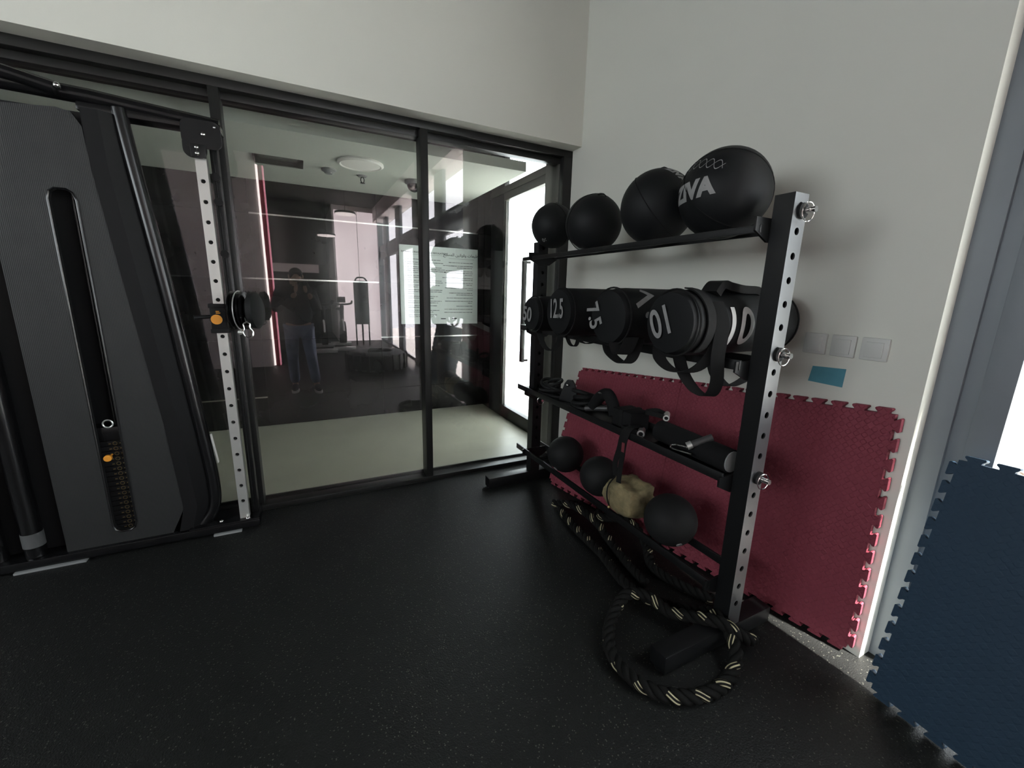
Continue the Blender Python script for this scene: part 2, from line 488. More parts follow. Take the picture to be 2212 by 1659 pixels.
def tag(o, label=None, cat=None, group=None, kind=None):
    if label: o['label'] = label
    if cat: o['category'] = cat
    if group: o['group'] = group
    if kind: o['kind'] = kind
    return o
def thing(name, loc, label=None, cat=None, group=None, kind=None):
    o = bpy.data.objects.new(name, None)
    COL.objects.link(o)
    o.empty_display_size = 0.1
    o.location = loc
    ORG[o.name] = Vector(loc)
    return tag(o, label, cat, group, kind)
def struct(name, bm, m, parent=None, label=None, cat=None):
    o = obj(name, bm, m, parent, smooth=True)
    if parent is None:
        o['kind'] = 'structure'
        if label: o['label'] = label
        if cat: o['category'] = cat
    return o
def child_copy(src, parent, offset):
    """copy of a part that shares its mesh, shifted by offset"""
    c = src.copy(); COL.objects.link(c); c.parent = parent; c.location = src.location + Vector(offset)
    ORG[c.name] = ORG[src.name] + Vector(offset)
    return c

def text_bm(s, size, bold=0.0, maxlen=None, spacing=1.0):
    cu = bpy.data.curves.new('txt', 'FONT')
    cu.body = s; cu.size = size; cu.align_x = 'CENTER'; cu.align_y = 'CENTER'
    cu.offset = bold; cu.space_character = spacing
    ob = bpy.data.objects.new('txt', cu)
    COL.objects.link(ob)
    dg = bpy.context.evaluated_depsgraph_get()
    me = bpy.data.meshes.new_from_object(ob.evaluated_get(dg))
    bm = bmesh.new(); bm.from_mesh(me)
    bpy.data.objects.remove(ob); bpy.data.curves.remove(cu); bpy.data.meshes.remove(me)
    if bm.verts:
        xs = [v.co.x for v in bm.verts]; ys = [v.co.y for v in bm.verts]
        bmesh.ops.translate(bm, verts=bm.verts, vec=(-(min(xs) + max(xs)) / 2, -(min(ys) + max(ys)) / 2, 0))
    if maxlen:
        bmesh.ops.triangulate(bm, faces=bm.faces)
        for _ in range(5):
            long = [e for e in bm.edges if e.calc_length() > maxlen]
            if not long: break
            bmesh.ops.subdivide_edges(bm, edges=long, cuts=1)
            bmesh.ops.triangulate(bm, faces=bm.faces)
    return bm
def map_bm(bm, fn):
    for v in bm.verts:
        v.co = fn(v.co.x, v.co.y)
    return bm
def on_sphere(bm, c, r, n, u, rot=0.0):
    c = Vector(c); n = Vector(n).normalized(); u = Vector(u); u = (u - n * u.dot(n)).normalized(); v = n.cross(u)
    cr, sr = math.cos(rot), math.sin(rot)
    def fn(a, b):
        a, b = a * cr - b * sr, a * sr + b * cr
        l = math.hypot(a, b)
        if l < 1e-9: return c + n * r
        d = (u * a + v * b) / l
        return c + (n * math.cos(l / r) + d * math.sin(l / r)) * r
    return map_bm(bm, fn)
def on_plane(bm, o, u, v, rot=0.0):
    o = Vector(o); u = Vector(u); v = Vector(v); cr, sr = math.cos(rot), math.sin(rot)
    return map_bm(bm, lambda a, b: o + u * (a * cr - b * sr) + v * (a * sr + b * cr))

# =================================================================== SETTING
YG = 0.205
# gym floor
struct('floor', box(-7.0, 0.16, -12.5, 0.115, -0.06, 0.0), FLOOR, label='black speckled rubber gym floor')
# upper wall above the glass partition
struct('wall_back', box(-7.0, 0.0, 0.0, 0.24, 2.511, 3.62), WALL, label='pale painted wall above the glass partition')
# right wall
struct('wall_right', box(0.0, 0.075, -2.1876, 0.115, 0.0, 3.62), WALL, label='pale painted wall behind the storage rack')
wl = bm_new()
quad_box(wl, -7.1, -7.0, -12.5, -5.0, -0.06, 3.62); quad_box(wl, -7.1, -7.0, -0.5, 2.2, -0.06, 3.62)
quad_box(wl, -7.1, -7.0, -5.0, -0.5, -0.06, 1.6); quad_box(wl, -7.1, -7.0, -5.0, -0.5, 3.2, 3.62)
struct('wall_left', wl, MAUVE)
w3 = thing('fill_window_left', (-7.05, -2.75, 1.6), 'unseen windows added in the left wall to brighten the right wall', None, None, 'structure')  # unseen daylight source added to brighten the right wall
for k in range(5):
    obj('mullion', box(-7.08, -7.02, -5.0 + 1.125 * k - 0.025, -5.0 + 1.125 * k + 0.025, 1.6, 3.2), FRAME, w3)  # mullions of the added left windows
for k in range(4):
    obj('pane', box(-7.055, -7.045, -4.975 + 1.125 * k, -3.90 + 1.125 * k, 1.6, 3.2), WGLASS, w3, smooth=False)
struct('ceiling', box(-7.0, 0.4, -12.5, 0.0, 3.62, 3.72), DARKC)
w4 = thing('far_wall_glow', (-0.46, -9.40, 0), 'glowing panes added for the bright far wall of the gym', None, None, 'structure')  # emissive panes stand in for daylight on the far wall
for k in range(2):
    obj('glow_pane', box(-1.05 + 0.585 * k, -0.472 + 0.585 * k, -9.45, -9.40, 0.0, 3.50), FARGLOW, w4)
obj('glow_head', box(-1.05, 0.12, -9.46, -9.39, 3.50, 3.62), PINKW, w4)
obj('mullion', box(-0.478, -0.466, -9.46, -9.392, 0.0, 3.50), PINKW, w4)  # divider added between the far wall glow panes
struct('wall_far_dark', box(-7.0, -1.05, -12.5, -12.4, 0.0, 3.62), DARKC)
struct('wall_far_return', box(-1.10, -1.05, -12.4, -9.35, 0.0, 3.62), PINKW)
struct('wall_partition', box(-7.0, -2.50, -5.65, -5.52, 0.0, 3.62), MAUVE, label='mauve partition wall behind the photographer')
struct('trim_dark_bulkhead', box(-7.0, -1.35, -9.6, -9.3, 2.05, 3.62), DARKC)

# ---- glass partition
w1 = thing('window_1', (-3.4, 0.117, 0), 'black framed glass partition between gym and corridor', None, None, 'structure')
obj('top_rail', quad_box(box(-7.0, 0.0, 0.117, 0.235, 2.463, 2.511, bev=0.003), -7.0, 0.0, 0.170, 0.235, 2.425, 2.463, bev=0.002), FRAME, w1)
obj('bottom_rail', quad_box(box(-7.0, -0.075, 0.117, 0.235, 0.0, 0.034, bev=0.003), -7.0, -0.075, 0.222, 0.235, 0.034, 0.05), FRAME, w1)
posts = [(-1.184, -1.135), (-2.315, -2.266), (-3.46, -3.41), (-4.6, -4.55)]
for a, b in posts:
    obj('mullion', box(a, b, 0.117, 0.235, 0.034, 2.463, bev=0.003), FRAME, w1)
obj('end_stile', quad_box(box(-0.075, -0.001, 0.117, 0.172, 0.0, 2.463, bev=0.003), -0.030, -0.001, 0.118, 0.172, 0.0, 2.463), FRAME, w1)
edges = [-0.075, -1.135, -1.184, -2.266, -2.315, -3.41, -3.46, -4.55, -4.6, -7.0]
for i in range(0, 10, 2):
    obj('pane', box(edges[i + 1], edges[i], YG - 0.005, YG + 0.005, 0.034, 2.45), GLASS, w1, smooth=False)
struct('trim_1', box(-0.078, 0.0, 0.174, 0.385, 0.0, 2.95, bev=0.002), FRAME_G, label='grey clad jamb beside the end of the glass partition')

# ---- corridor
struct('floor_corridor', box(-7.0, 0.088, 0.115, 2.09, -0.06, -0.004), STONE, label='pale stone corridor floor behind the glass')
struct('ceiling_corridor', box(-7.0, -0.199, 0.500, 2.066, 2.425, 2.50), CEILW, label='lowered white ceiling of the corridor')
struct('ceiling_corridor_slab', box(-7.0, 0.3, 0.24, 2.4, 2.96, 3.06), DARKC)
wc = thing('wall_corridor', (-3.0, 2.10, 0), 'dark polished large format tiles on the corridor wall', None, None, 'structure')
obj('backing', box(-7.0, 0.088, 2.084, 2.2, -0.06, 2.96), TILEJ, wc)
zs = [0.0, 0.310, 0.908, 1.515, 2.122, 2.955]
xs = [0.086, 0.0, -1.172, -2.346, -3.52, -4.69, -5.86, -6.99]
for zi in range(5):
    for xi in range(7):
        obj('tile', box(xs[xi + 1] + 0.0022, xs[xi] - 0.0022, 2.071, 2.083, zs[zi] + 0.0022, zs[zi + 1] - 0.0022), TILE, wc, smooth=False)
for x0, x1, z in ((-2.346, -0.003, 2.122), (-4.69, -1.172, 1.515), (-1.172, -0.003, 0.908), (-3.52, -2.346, 0.310)):
    obj('inlay_strip', box(x0, x1, 2.067, 2.079, z - 0.007, z + 0.007), CHROME, wc)
# door wall at the right end
struct('wall_corridor_end', quad_box(box(0.088, 0.16, 1.875, 2.084, -0.1, 2.96), 0.0, 0.16, 0.115, 0.42, -0.1, 2.96), TILE)
d1 = thing('door_1', (0.11, 1.0, 0), 'glazed aluminium exit door at the corridor end', None, None, 'structure')
obj('jamb', box(0.088, 0.15, 1.53, 1.875, 0.0, 2.95, bev=0.004), FRAME, d1)
obj('jamb', box(0.088, 0.15, 0.42, 0.56, 0.0, 2.95, bev=0.004), FRAME, d1)
obj('head_rail', quad_box(box(0.085, 0.15, 0.56, 1.53, 2.408, 2.48, bev=0.003), 0.070, 0.15, 0.56, 1.875, 2.48, 2.545, bev=0.003), FRAME_G, d1)
obj('kick_rail', box(0.086, 0.15, 0.42, 1.875, -0.10, 0.137, bev=0.004), FRAME, d1)
obj('glazing_bead', box(0.100, 0.112, 1.500, 1.53, 0.137, 2.408), FRAME_G, d1)
obj('pane', box(0.115, 0.123, 0.56, 1.53, 0.137, 2.408), WGLASS, d1, smooth=False)
obj('transom_pane', box(0.115, 0.123, 0.42, 1.875, 2.545, 2.95), WGLASS, d1, smooth=False)
hb = bm_new()
for z in (0.76, 1.735):
    quad_box(hb, 0.028, 0.100, 0.905, 0.930, z - 0.011, z + 0.011)
quad_box(hb, 0.014, 0.050, 0.890, 0.935, 0.745, 1.750, bev=0.003)
obj('pull_handle', hb, FRAME, d1)
# outside
struct('terrace_paving', box(0.16, 14.0, -14.0, 6.0, -0.30, -0.05), PAVE, label='sunlit pale paving outside the windows')
struct('wall_exterior', box(3.6, 3.8, 0.2, 6.0, -0.05, 4.5), EXTW, label='white exterior wall outside the corridor door')

struct('sun_block_overhang', box(0.30, 0.57, -12.0, -0.5, 3.42, 3.52), EXTW, label='unseen narrow slab added above the gym windows to block high sun')  # unseen; added so sun enters only low, behind the blue mat
struct('sun_block_fin', box(0.16, 1.0, 0.20, 0.36, -0.05, 3.5), EXTW, label='unseen white slab added beside the corridor door to block sun')  # unseen; added to keep direct sun off the corridor floor
# ---- window wall on the right, past the wall end
w2 = thing('window_2', (0.15, -5.6, 0), 'tall slate framed windows along the right side of the gym', None, None, 'structure')
cb = quad_box(bm_new(), 0.0752, 0.30, -2.255, -2.13, 0.0, 3.62)
quad_box(cb, 0.092, 0.30, -2.300, -2.255, 0.0, 3.62)
quad_box(cb, 0.082, 0.30, -2.375, -2.300, 0.0, 3.62, bev=0.003)
obj('column', cb, COLM, w2)
bays = [(-3.36, -2.375), (-4.88, -3.80), (-6.50, -5.35), (-8.10, -7.0), (-9.25, -8.55)]
prev = -2.375
for i, (a, b) in enumerate(bays):
    if i:
        obj('column', box(0.085, 0.145, b, bays[i - 1][0], 0.0, 3.62, bev=0.004), COLM, w2)
    obj('pane', box(0.110, 0.120, a, b, 0.06, 2.29), WGLASS, w2, smooth=False)
    obj('upper_pane', box(0.110, 0.120, a, b, 2.63, 3.25), WGLASS, w2, smooth=False)
obj('column', box(0.06, 0.28, -9.45, bays[-1][0], 0.0, 3.62), COLM, w2)
obj('transom', box(0.09, 0.14, -9.4, -2.375, 2.29, 2.63), COLM, w2)
obj('sill', box(0.09, 0.14, -9.4, -2.375, -0.06, 0.06), COLM, w2)
obj('head_beam', box(-0.05, 0.28, -9.4, -2.375, 3.25, 3.62), PINKW, w2)

# =================================================================== CABLE MACHINE
cm = thing('cable_machine', (-2.78, -0.03, 0), 'black cable crossover machine with charcoal weight stack cover', 'gym machine')
# base
bb = quad_box(bm_new(), -3.45, -2.275, -0.105, 0.085, 0.012, 0.058, bev=0.008)
quad_box(bb, -2.62, -2.275, -0.112, 0.085, 0.058, 0.070, bev=0.004)
obj('base', bb, BLACKG, cm)
for x0, x1 in ((-3.33, -3.06), (-2.51, -2.37)):
    obj('levelling_pad', box(x0, x1, -0.118, 0.05, 0.0, 0.012, bev=0.004), GREYP, cm)
for x, yy in ((-2.47, -0.075), (-2.335, -0.095)):
    obj('base_bolt', sphere(bm_new(), (x, yy, 0.072), 0.012, 14, 8, (1, 1, 0.8)), CHROME, cm)
# cover panel with slot
YP = -0.080
def panel_poly():
    return [(-3.137, 0.040), (-2.706, 0.040), (-2.632, 0.200), (-2.660, 0.70), (-2.715, 1.30), (-2.775, 1.95), (-2.782, 2.12), (-2.812, 2.175), (-2.860, 2.185), (-3.137, 2.160)]
sl = [(-2.943, 0.165), (-2.935, 0.135), (-2.915, 0.122), (-2.875, 0.122), (-2.855, 0.135), (-2.846, 0.165), (-2.846, 1.80), (-2.856, 1.832), (-2.875, 1.846), (-2.915, 1.846), (-2.935, 1.832), (-2.943, 1.80)]
pb = bm_new()
def ring_fill(bm, outer, inner, yy):
    vo = [bm.verts.new((a, yy, b)) for a, b in outer]; vi = [bm.verts.new((a, yy, b)) for a, b in inner]
    es = []
    for vs in (vo, vi):
        for i in range(len(vs)):
            es.append(bm.edges.new((vs[i], vs[(i + 1) % len(vs)])))
    bmesh.ops.triangle_fill(bm, use_beauty=True, edges=es)
    return vo, vi
fo, fi = ring_fill(pb, panel_poly(), sl, YP)
bo, bi = ring_fill(pb, panel_poly(), sl, YP + 0.03)
for A, B in ((fo, bo), (fi, bi)):
    for i in range(len(A)):
        j = (i + 1) % len(A)
        pb.faces.new((A[i], B[i], B[j], A[j]))
obj('cover_panel', pb, PANEL, cm)
st = bm_new()
sweep(st, [(a, YP - 0.001, b) for a, b in sl], 0.0045, 6, closed=True)
obj('slot_trim', st, BLACKG, cm)
obj('housing', quad_box(box(-3.20, -2.70, 0.055, 0.065, 0.058, 2.20), -3.20, -2.80, 0.0, 0.06, 2.12, 2.2), BLACKP, cm)
# inner side beam following the panel edge
prof = [(-2.645, 0.06), (-2.612, 0.20), (-2.640, 0.70), (-2.695, 1.30), (-2.752, 1.95), (-2.757, 2.20)]
ib = bm_new()
vs = []
for a, b in prof:
    vs.append([ib.verts.new((a - 0.022, -0.086, b)), ib.verts.new((a + 0.040, -0.086, b)), ib.verts.new((a + 0.105, -0.040, b)), ib.verts.new((a + 0.105, 0.05, b)), ib.verts.new((a - 0.022, 0.05, b))])
for p, q in zip(vs, vs[1:]):
    for k in range(5):
        ib.faces.new((p[k], p[(k + 1) % 5], q[(k + 1) % 5], q[k]))
ib.faces.new(vs[0]); ib.faces.new(vs[-1])
obj('side_beam', ib, BLACKP, cm, angle=25)
# outer curved tube
path = smooth_path([(-2.56, -0.045, 0.065), (-2.500, -0.045, 0.16), (-2.487, -0.045, 0.33), (-2.515, -0.045, 0.72), (-2.576, -0.045, 1.46), (-2.636, -0.045, 2.06), (-2.650, -0.045, 2.23)], 8)
obj('side_tube', sweep(bm_new(), path, 0.030, 14), BLACKG, cm)
lt = sweep(bm_new(), [(-3.262, -0.05, 0.06), (-3.262, -0.05, 2.26)], 0.040, 14)
obj('side_tube', lt, BLACKG, cm)
obj('tape_band', cyl(bm_new(), (-3.262, -0.05, 0.115), (-3.262, -0.05, 0.190), 0.0412, seg=18), TAPE, cm)
obj('pale_strip', prism(bm_new(), [(-2.520, 0.596), (-2.510, 0.600), (-2.492, 0.425), (-2.500, 0.415)], (0.040, -0.022, 0), (1, 0, 0), (0, 0, 1), (0, 1, 0), 0.002), PRINTW, cm)  # thin white strip beside the side tube
obj('outer_tube', sweep(bm_new(), [(-3.40, -0.04, 0.06), (-3.40, -0.04, 2.26)], 0.035, 12), BLACKG, cm)
obj('rear_cover', box(-3.75, -3.145, 0.0, 0.06, 0.058, 2.22, bev=0.004), BLACKP, cm)
# crossbar
cbm = bm_new()
sweep(cbm, [(-3.45, -0.03, 2.28), (-2.75, -0.03, 2.262), (-2.60, -0.03, 2.250), (-2.262, -0.03, 2.226)], 0.034, 14)
quad_box(cbm, -2.80, -2.255, -0.055, 0.05, 2.195, 2.232, bev=0.008)
obj('crossbar', cbm, BLACKG, cm)
obj('crossbar_gusset', sweep(bm_new(), smooth_path([(-3.30, -0.06, 2.33), (-3.05, -0.075, 2.30), (-2.85, -0.07, 2.262)], 6), 0.028, 12), BLACKG, cm)
obj('bolt', sphere(bm_new(), (-2.835, -0.095, 2.268), 0.013, 12, 8), CHROME, cm)
# pulley column with holes
XC0, XC1 = -2.376, -2.328
hz = [0.18 + 0.0982 * k for k in range(19)]
col = bm_new()
holed_face(col, ((XC0 + XC1) / 2, -0.080, 0), (1, 0, 0), (0, 0, 1), (0, -1, 0), XC1 - XC0, 0.070, 2.055, hz, 0.0105, 0.012)
for a, b in (((XC0, -0.080), (XC0, -0.032)), ((XC0, -0.032), (XC1, -0.032)), ((XC1, -0.032), (XC1, -0.080))):
    q = [col.verts.new((a[0], a[1], 0.07)), col.verts.new((b[0], b[1], 0.07)), col.verts.new((b[0], b[1], 2.055)), col.verts.new((a[0], a[1], 2.055))]
    col.faces.new(q)
obj('pulley_column', col, STEEL, cm, recalc=False)
obj('hole_shade_liner', box(XC0 + 0.004, XC1 - 0.004, -0.066, -0.036, 0.072, 2.05), BLACKP, cm)  # black liner added inside the column to put shade into its holes
# dark rear column carrying the cable
obj('rear_column', box(-2.318, -2.285, -0.030, 0.045, 0.07, 2.20, bev=0.004), BLACKM, cm)
obj('cable', sweep(bm_new(), [(-2.306, -0.045, 0.10), (-2.300, -0.045, 1.20), (-2.302, -0.045, 2.12)], 0.0035, 8), BLACKP, cm)
for z in (1.60, 1.86, 1.98):
    obj('cable_guide', cyl(bm_new(), (-2.300, -0.06, z), (-2.300, -0.03, z), 0.020, seg=14), BLACKP, cm)
# top plate
def rrect(x0, x1, z0, z1, r, seg=5):
    out = []
    for cx, cz, a0 in ((x1 - r, z1 - r, 0), (x0 + r, z1 - r, 90), (x0 + r, z0 + r, 180), (x1 - r, z0 + r, 270)):
        for k in range(seg + 1):
            a = math.radians(a0 + 90 * k / seg)
            out.append((cx + r * math.cos(a), cz + r * math.sin(a)))
    return out
tp = prism(bm_new(), rrect(-2.416, -2.252, 2.098, 2.225, 0.035), (0, -0.100, 0), (1, 0, 0), (0, 0, 1), (0, 1, 0), 0.012)
prism(tp, rrect(-2.416, -2.318, 2.050, 2.150, 0.035), (0, -0.099, 0), (1, 0, 0), (0, 0, 1), (0, 1, 0), 0.012)
quad_box(tp, -2.385, -2.322, -0.112, -0.100, 2.050, 2.112, bev=0.004)
plate = obj('head_plate', tp, BLACKM, cm)
for x, z, r in ((-2.325, 2.161, 0.011), (-2.357, 2.095, 0.010), (-2.357, 2.068, 0.010), (-2.276, 2.200, 0.006)):
    obj('plate_bolt', sphere(bm_new(), (x, -0.114 if z < 2.12 else -0.102, z), r, 14, 8, (1, 0.7, 1)), CHROME, plate)
# trolley
tr = quad_box(bm_new(), -2.394, -2.318, -0.098, -0.020, 1.182, 1.338, bev=0.008)
quad_box(tr, -2.398, -2.314, -0.103, -0.015, 1.182, 1.205, bev=0.004)
quad_box(tr, -2.398, -2.314, -0.103, -0.015, 1.315, 1.338, bev=0.004)
tro = obj('trolley', tr, BLACKP, cm)
obj('sticker', cyl(bm_new(), (-2.366, -0.0985, 1.255), (-2.366, -0.1005, 1.255), 0.026, seg=24), ORANGE, tro)
obj('lever', sweep(bm_new(), [(-2.39, -0.085, 1.270), (-2.43, -0.10, 1.268), (-2.462, -0.11, 1.266)], [0.010, 0.011, 0.014], 10), BLACKP, tro)
obj('print', quad_box(box(-2.366, -2.350, -0.1010, -0.0985, 1.296, 1.300), -2.366, -2.346, -0.1010, -0.0985, 1.287, 1.292), ORANGE, tro)
pu = bm_new()
for dx in (0.0, 0.034):
    lathe(pu, [(0.0, -0.012), (0.094, -0.012), (0.102, -0.008), (0.088, 0.0), (0.102, 0.008), (0.094, 0.012), (0.0, 0.012)], (-2.272 + dx * 1.15, -0.115 - dx * 0.2, 1.305), (0.975, -0.22, 0.03), 28)
obj('pulley_wheel', pu, BLACKG, tro)
obj('pulley_rim', sweep(bm_new(), [Vector((-2.252, -0.122, 1.305)) + (Vector((0.22, 0.975, 0)) * math.cos(a) + Vector((0, 0, 1)) * math.sin(a)) * 0.103 for a in [2 * PI * k / 28 for k in range(28)]], 0.003, 6, closed=True), STEEL, tro)
obj('pulley_cover', lathe(bm_new(), [(0.0, -0.02), (0.075, -0.02), (0.095, -0.008), (0.099, 0.02), (0.078, 0.034), (0.0, 0.036)], (-2.190, -0.135, 1.305), (0.975, -0.22, 0.03), 24), RUBBER, tro)
obj('pulley_arm', quad_box(box(-2.32, -2.26, -0.10, -0.07, 1.24, 1.36, bev=0.006), -2.27, -2.19, -0.135, -0.115, 1.225, 1.245), BLACKP, tro)
carab = [(-2.213, -0.150, 1.262), (-2.228, -0.151, 1.250), (-2.226, -0.152, 1.225), (-2.232, -0.154, 1.205), (-2.222, -0.155, 1.186), (-2.204, -0.156, 1.182), (-2.190, -0.155, 1.192), (-2.188, -0.153, 1.212), (-2.200, -0.152, 1.232), (-2.199, -0.151, 1.252)]
carab = [(a - 0.004, b - 0.085, c - 0.012) for a, b, c in carab]
obj('carabiner', sweep(bm_new(), smooth_path(carab, 5, True), 0.0036, 8, closed=True), CHROME, tro)
obj('swivel', cyl(bm_new(), (-2.217, -0.235, 1.250), (-2.226, -0.205, 1.272), 0.005, seg=10), CHROME, tro)
obj('end_knob', sphere(bm_new(), (-2.262, -0.13, 1.188), 0.013, 12, 8), STEEL, tro)
# weight stack seen in the slot
for k in range(18):
    z = 0.115 + 0.0282 * k
    pl = obj('weight_plate', box(-2.985, -2.81, -0.040, 0.045, z, z + 0.0262, bev=0.003), BLACKP, cm)
    rg = bm_new()
    sweep(rg, [(-2.886 + 0.0085 * math.cos(a), -0.0415, z + 0.013 + 0.0085 * math.sin(a)) for a in [2 * PI * q / 14 for q in range(14)]], 0.0016, 5, closed=True)
    for dx in (-0.026, 0.018):
        quad_box(rg, -2.886 + dx, -2.886 + dx + 0.010, -0.0425, -0.0405, z + 0.0105, z + 0.0150)
    obj('pin_socket', rg, BRASS, pl)
obj('top_weight', box(-2.985, -2.81, -0.050, 0.045, 0.624, 0.70, bev=0.006), BLACKG, cm)
obj('selector_rod', sweep(bm_new(), [(-2.88, -0.01, 0.70), (-2.88, -0.01, 2.10)], 0.009, 10), BLACKG, cm)
kn = lathe(bm_new(), [(0.004, 0.0), (0.004, 0.05), (0.0165, 0.05), (0.0165, 0.064), (0.007, 0.066), (0.0, 0.064)], (-2.905, -0.040, 0.548), (0, -1, 0), 22)
obj('selector_pin', kn, ORANGE, cm)
obj('shackle', sweep(bm_new(), [(-2.895 + 0.02 * math.cos(a), -0.055, 0.72 + 0.02 * math.sin(a)) for a in [2 * PI * q / 16 for q in range(16)]], 0.004, 6, closed=True), STEEL, cm)

# =================================================================== STORAGE RACK
rk = thing('storage_rack', (-0.42, -1.02, 0), 'black steel storage rack with four shelves against the right wall', 'rack')
X0, X1 = -0.454, -0.378
NY0, NY1 = -1.905, -1.835
FY0, FY1 = -0.206, -0.136
ZT = 1.785
hz = [0.19 + 0.0818 * k for k in range(20)]
hz = [z for z in hz if z < 1.75]
def upright_plate(y0):
    b = bm_new()
    holed_face(b, ((X0 + X1) / 2, y0, 0), (1, 0, 0), (0, 0, 1), (0, -1, 0), X1 - X0, 0.085, ZT, hz, 0.0125, 0.006)
    return b
def upright(y0, y1):
    b = bm_new()
    for p, q in (((X0, y0), (X0, y1)), ((X0, y1), (X1, y1)), ((X1, y1), (X1, y0))):
        b.faces.new([b.verts.new((p[0], p[1], 0.085)), b.verts.new((q[0], q[1], 0.085)), b.verts.new((q[0], q[1], ZT)), b.verts.new((p[0], p[1], ZT))])
    b.faces.new([b.verts.new((X0, y0, ZT)), b.verts.new((X1, y0, ZT)), b.verts.new((X1, y1, ZT)), b.verts.new((X0, y1, ZT))])
    bmesh.ops.remove_doubles(b, verts=b.verts, dist=1e-5)
    return b
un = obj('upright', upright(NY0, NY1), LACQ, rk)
obj('perforated_face', upright_plate(NY0), UPGLARE, un, recalc=False)  # window glare put into a lighter metal colour on this face
uf = obj('upright', upright(FY0, FY1), LACQ, rk)
obj('perforated_face', upright_plate(FY0), LACQ, uf, recalc=False)
for y0, y1 in ((NY0 - 0.004, NY1 + 0.004), (FY0 - 0.002, FY1 + 0.004)):
    ft = quad_box(bm_new(), -0.805, -0.16, y0, y1, 0.008, 0.085, bev=0.006)
    f = obj('foot', ft, LACQ, rk)
    for x in (-0.785, -0.20):
        obj('foot_pad', cyl(bm_new(), (x, (y0 + y1) / 2, 0.0), (x, (y0 + y1) / 2, 0.010), 0.022, seg=14), RUBBER, f)
# shelves
def rail(name, x, z0, z1, y0=NY1 - 0.002, y1=FY1 + 0.06, th=0.012):
    return obj(name, box(x - th / 2, x + th / 2, y0, y1, z0, z1, bev=0.002), BLACKM, rk)
ENDY = (NY1 + 0.0, FY1)
# top ball shelf
rail('front_rail', -0.505, 1.660, 1.686)
rail('rear_rail', -0.325, 1.674, 1.694)
# bag shelf
rail('front_rail', -0.510, 1.172, 1.210)
rail('rear_rail', -0.330, 1.172, 1.210)
# tray shelf
tb = quad_box(bm_new(), -0.512, -0.325, NY1 + 0.002, FY1 + 0.055, 0.728, 0.736)
quad_box(tb, -0.516, -0.508, NY1 + 0.002, FY1 + 0.070, 0.722, 0.760, bev=0.002)
quad_box(tb, -0.330, -0.322, NY1 + 0.002, FY0 - 0.002, 0.728, 0.775, bev=0.002)
obj('tray', tb, BLACKM, rk)
# slam ball shelf
rail('front_rail', -0.510, 0.243, 0.282)
rail('rear_rail', -0.330, 0.252, 0.290)
# end brackets bolted to the uprights
for z0, z1 in ((1.650, 1.710), (1.150, 1.205), (0.690, 0.745), (0.225, 0.280)):
    for yb, s in ((NY1, 1), (FY0, -1)):
        poly = [(-0.532, z1), (-0.310, z1), (-0.310, z0 + 0.02), (-0.37, z0 - 0.02), (-0.46, z0 - 0.02), (-0.532, z0 + 0.015)]
        bk = prism(bm_new(), poly, (0, yb + s * 0.001, 0), (1, 0, 0), (0, 0, 1), (0, s, 0), 0.008)
        obj('bracket', bk, BLACKM, rk)
# locking pins with pull rings on the near upright
def pull_pin(x, y, z):
    b = cyl(bm_new(), (x, y + 0.002, z), (x, y - 0.010, z), 0.026, seg=18)
    p = obj('pin_collar', b, BLACKP, rk)
    obj('pin', cyl(bm_new(), (x, y - 0.010, z), (x, y - 0.048, z), 0.0105, seg=14), CHROME, p)
    ring = [Vector((x - 0.004, y - 0.026, z - 0.006)) + Vector((math.cos(a) * 0.026, -0.35 * math.cos(a) * 0.012, math.sin(a) * 0.031)) for a in [2 * PI * k / 22 for k in range(22)]]
    obj('pin_ring', sweep(bm_new(), ring, 0.0021, 6, closed=True), CHROME, p)
for z in (1.728, 1.238, 0.755):
    pull_pin((X0 + X1) / 2 + 0.006, NY0, z)
pull_pin(-0.40, FY0, 0.66)

# =================================================================== WALL BALLS
def wall_ball(c, r, label, tabdir, seam_n):
    o = thing('medicine_ball', (c[0], c[1], c[2] - r), label, 'ball', 'medicine balls on the top shelf')
    obj('shell', sphere(bm_new(), c, r, 40, 26, (1, 1, 1.0)), LEATHER, o)
    C = Vector(c)
    for sn in seam_n:
        sn = Vector(sn).normalized(); u, v = frame_from(sn)
        obj('seam', sweep(bm_new(), [C + (u * math.cos(a) + v * math.sin(a)) * (r + 0.0004) for a in [2 * PI * k / 48 for k in range(48)]], 0.0022, 5, closed=True), WEB, o)
    td = Vector(tabdir).normalized(); u, v = frame_from(td)
    base = C + td * (r - 0.002)
    obj('tab', ribbon(bm_new(), smooth_path([base - u * 0.022, base - u * 0.012 + td * 0.010, base + u * 0.012 + td * 0.011, base + u * 0.026 + td * 0.004], 4), v, 0.014, 0.003), WEB, o)
    return o
B_A = ((-0.42, -0.323, 1.876), 0.141)
B_B = ((-0.42, -0.765, 1.832), 0.159)
B_C = ((-0.42, -1.250, 1.841), 0.168)
B_D = ((-0.42, -1.604, 1.835), 0.169)
ba = wall_ball(*B_A, 'smallest black medicine ball at the window end of the top shelf', (0.2, 0.1, 1), [(1, 0.2, 0.3)])
bb_ = wall_ball(*B_B, 'black medicine ball second from the window end of the top shelf', (-0.1, -0.55, 0.9), [(0.2, 1, 0.3)])
bc = wall_ball(*B_C, 'black medicine ball with sideways lettering touching the largest ball', (0.1, 0.0, 1.0), [(0.35, -0.7, 0.55)])
bd = wall_ball(*B_D, 'largest looking black medicine ball with lettering beside the near upright', (0.5, -0.75, -0.75), [(0.6, 0.35, 0.5), (0.2, 0.8, -0.6)])
CD, RD = Vector(B_D[0]), B_D[1]
def sdir(c, p):
    return (Vector(p) - Vector(c)).normalized()
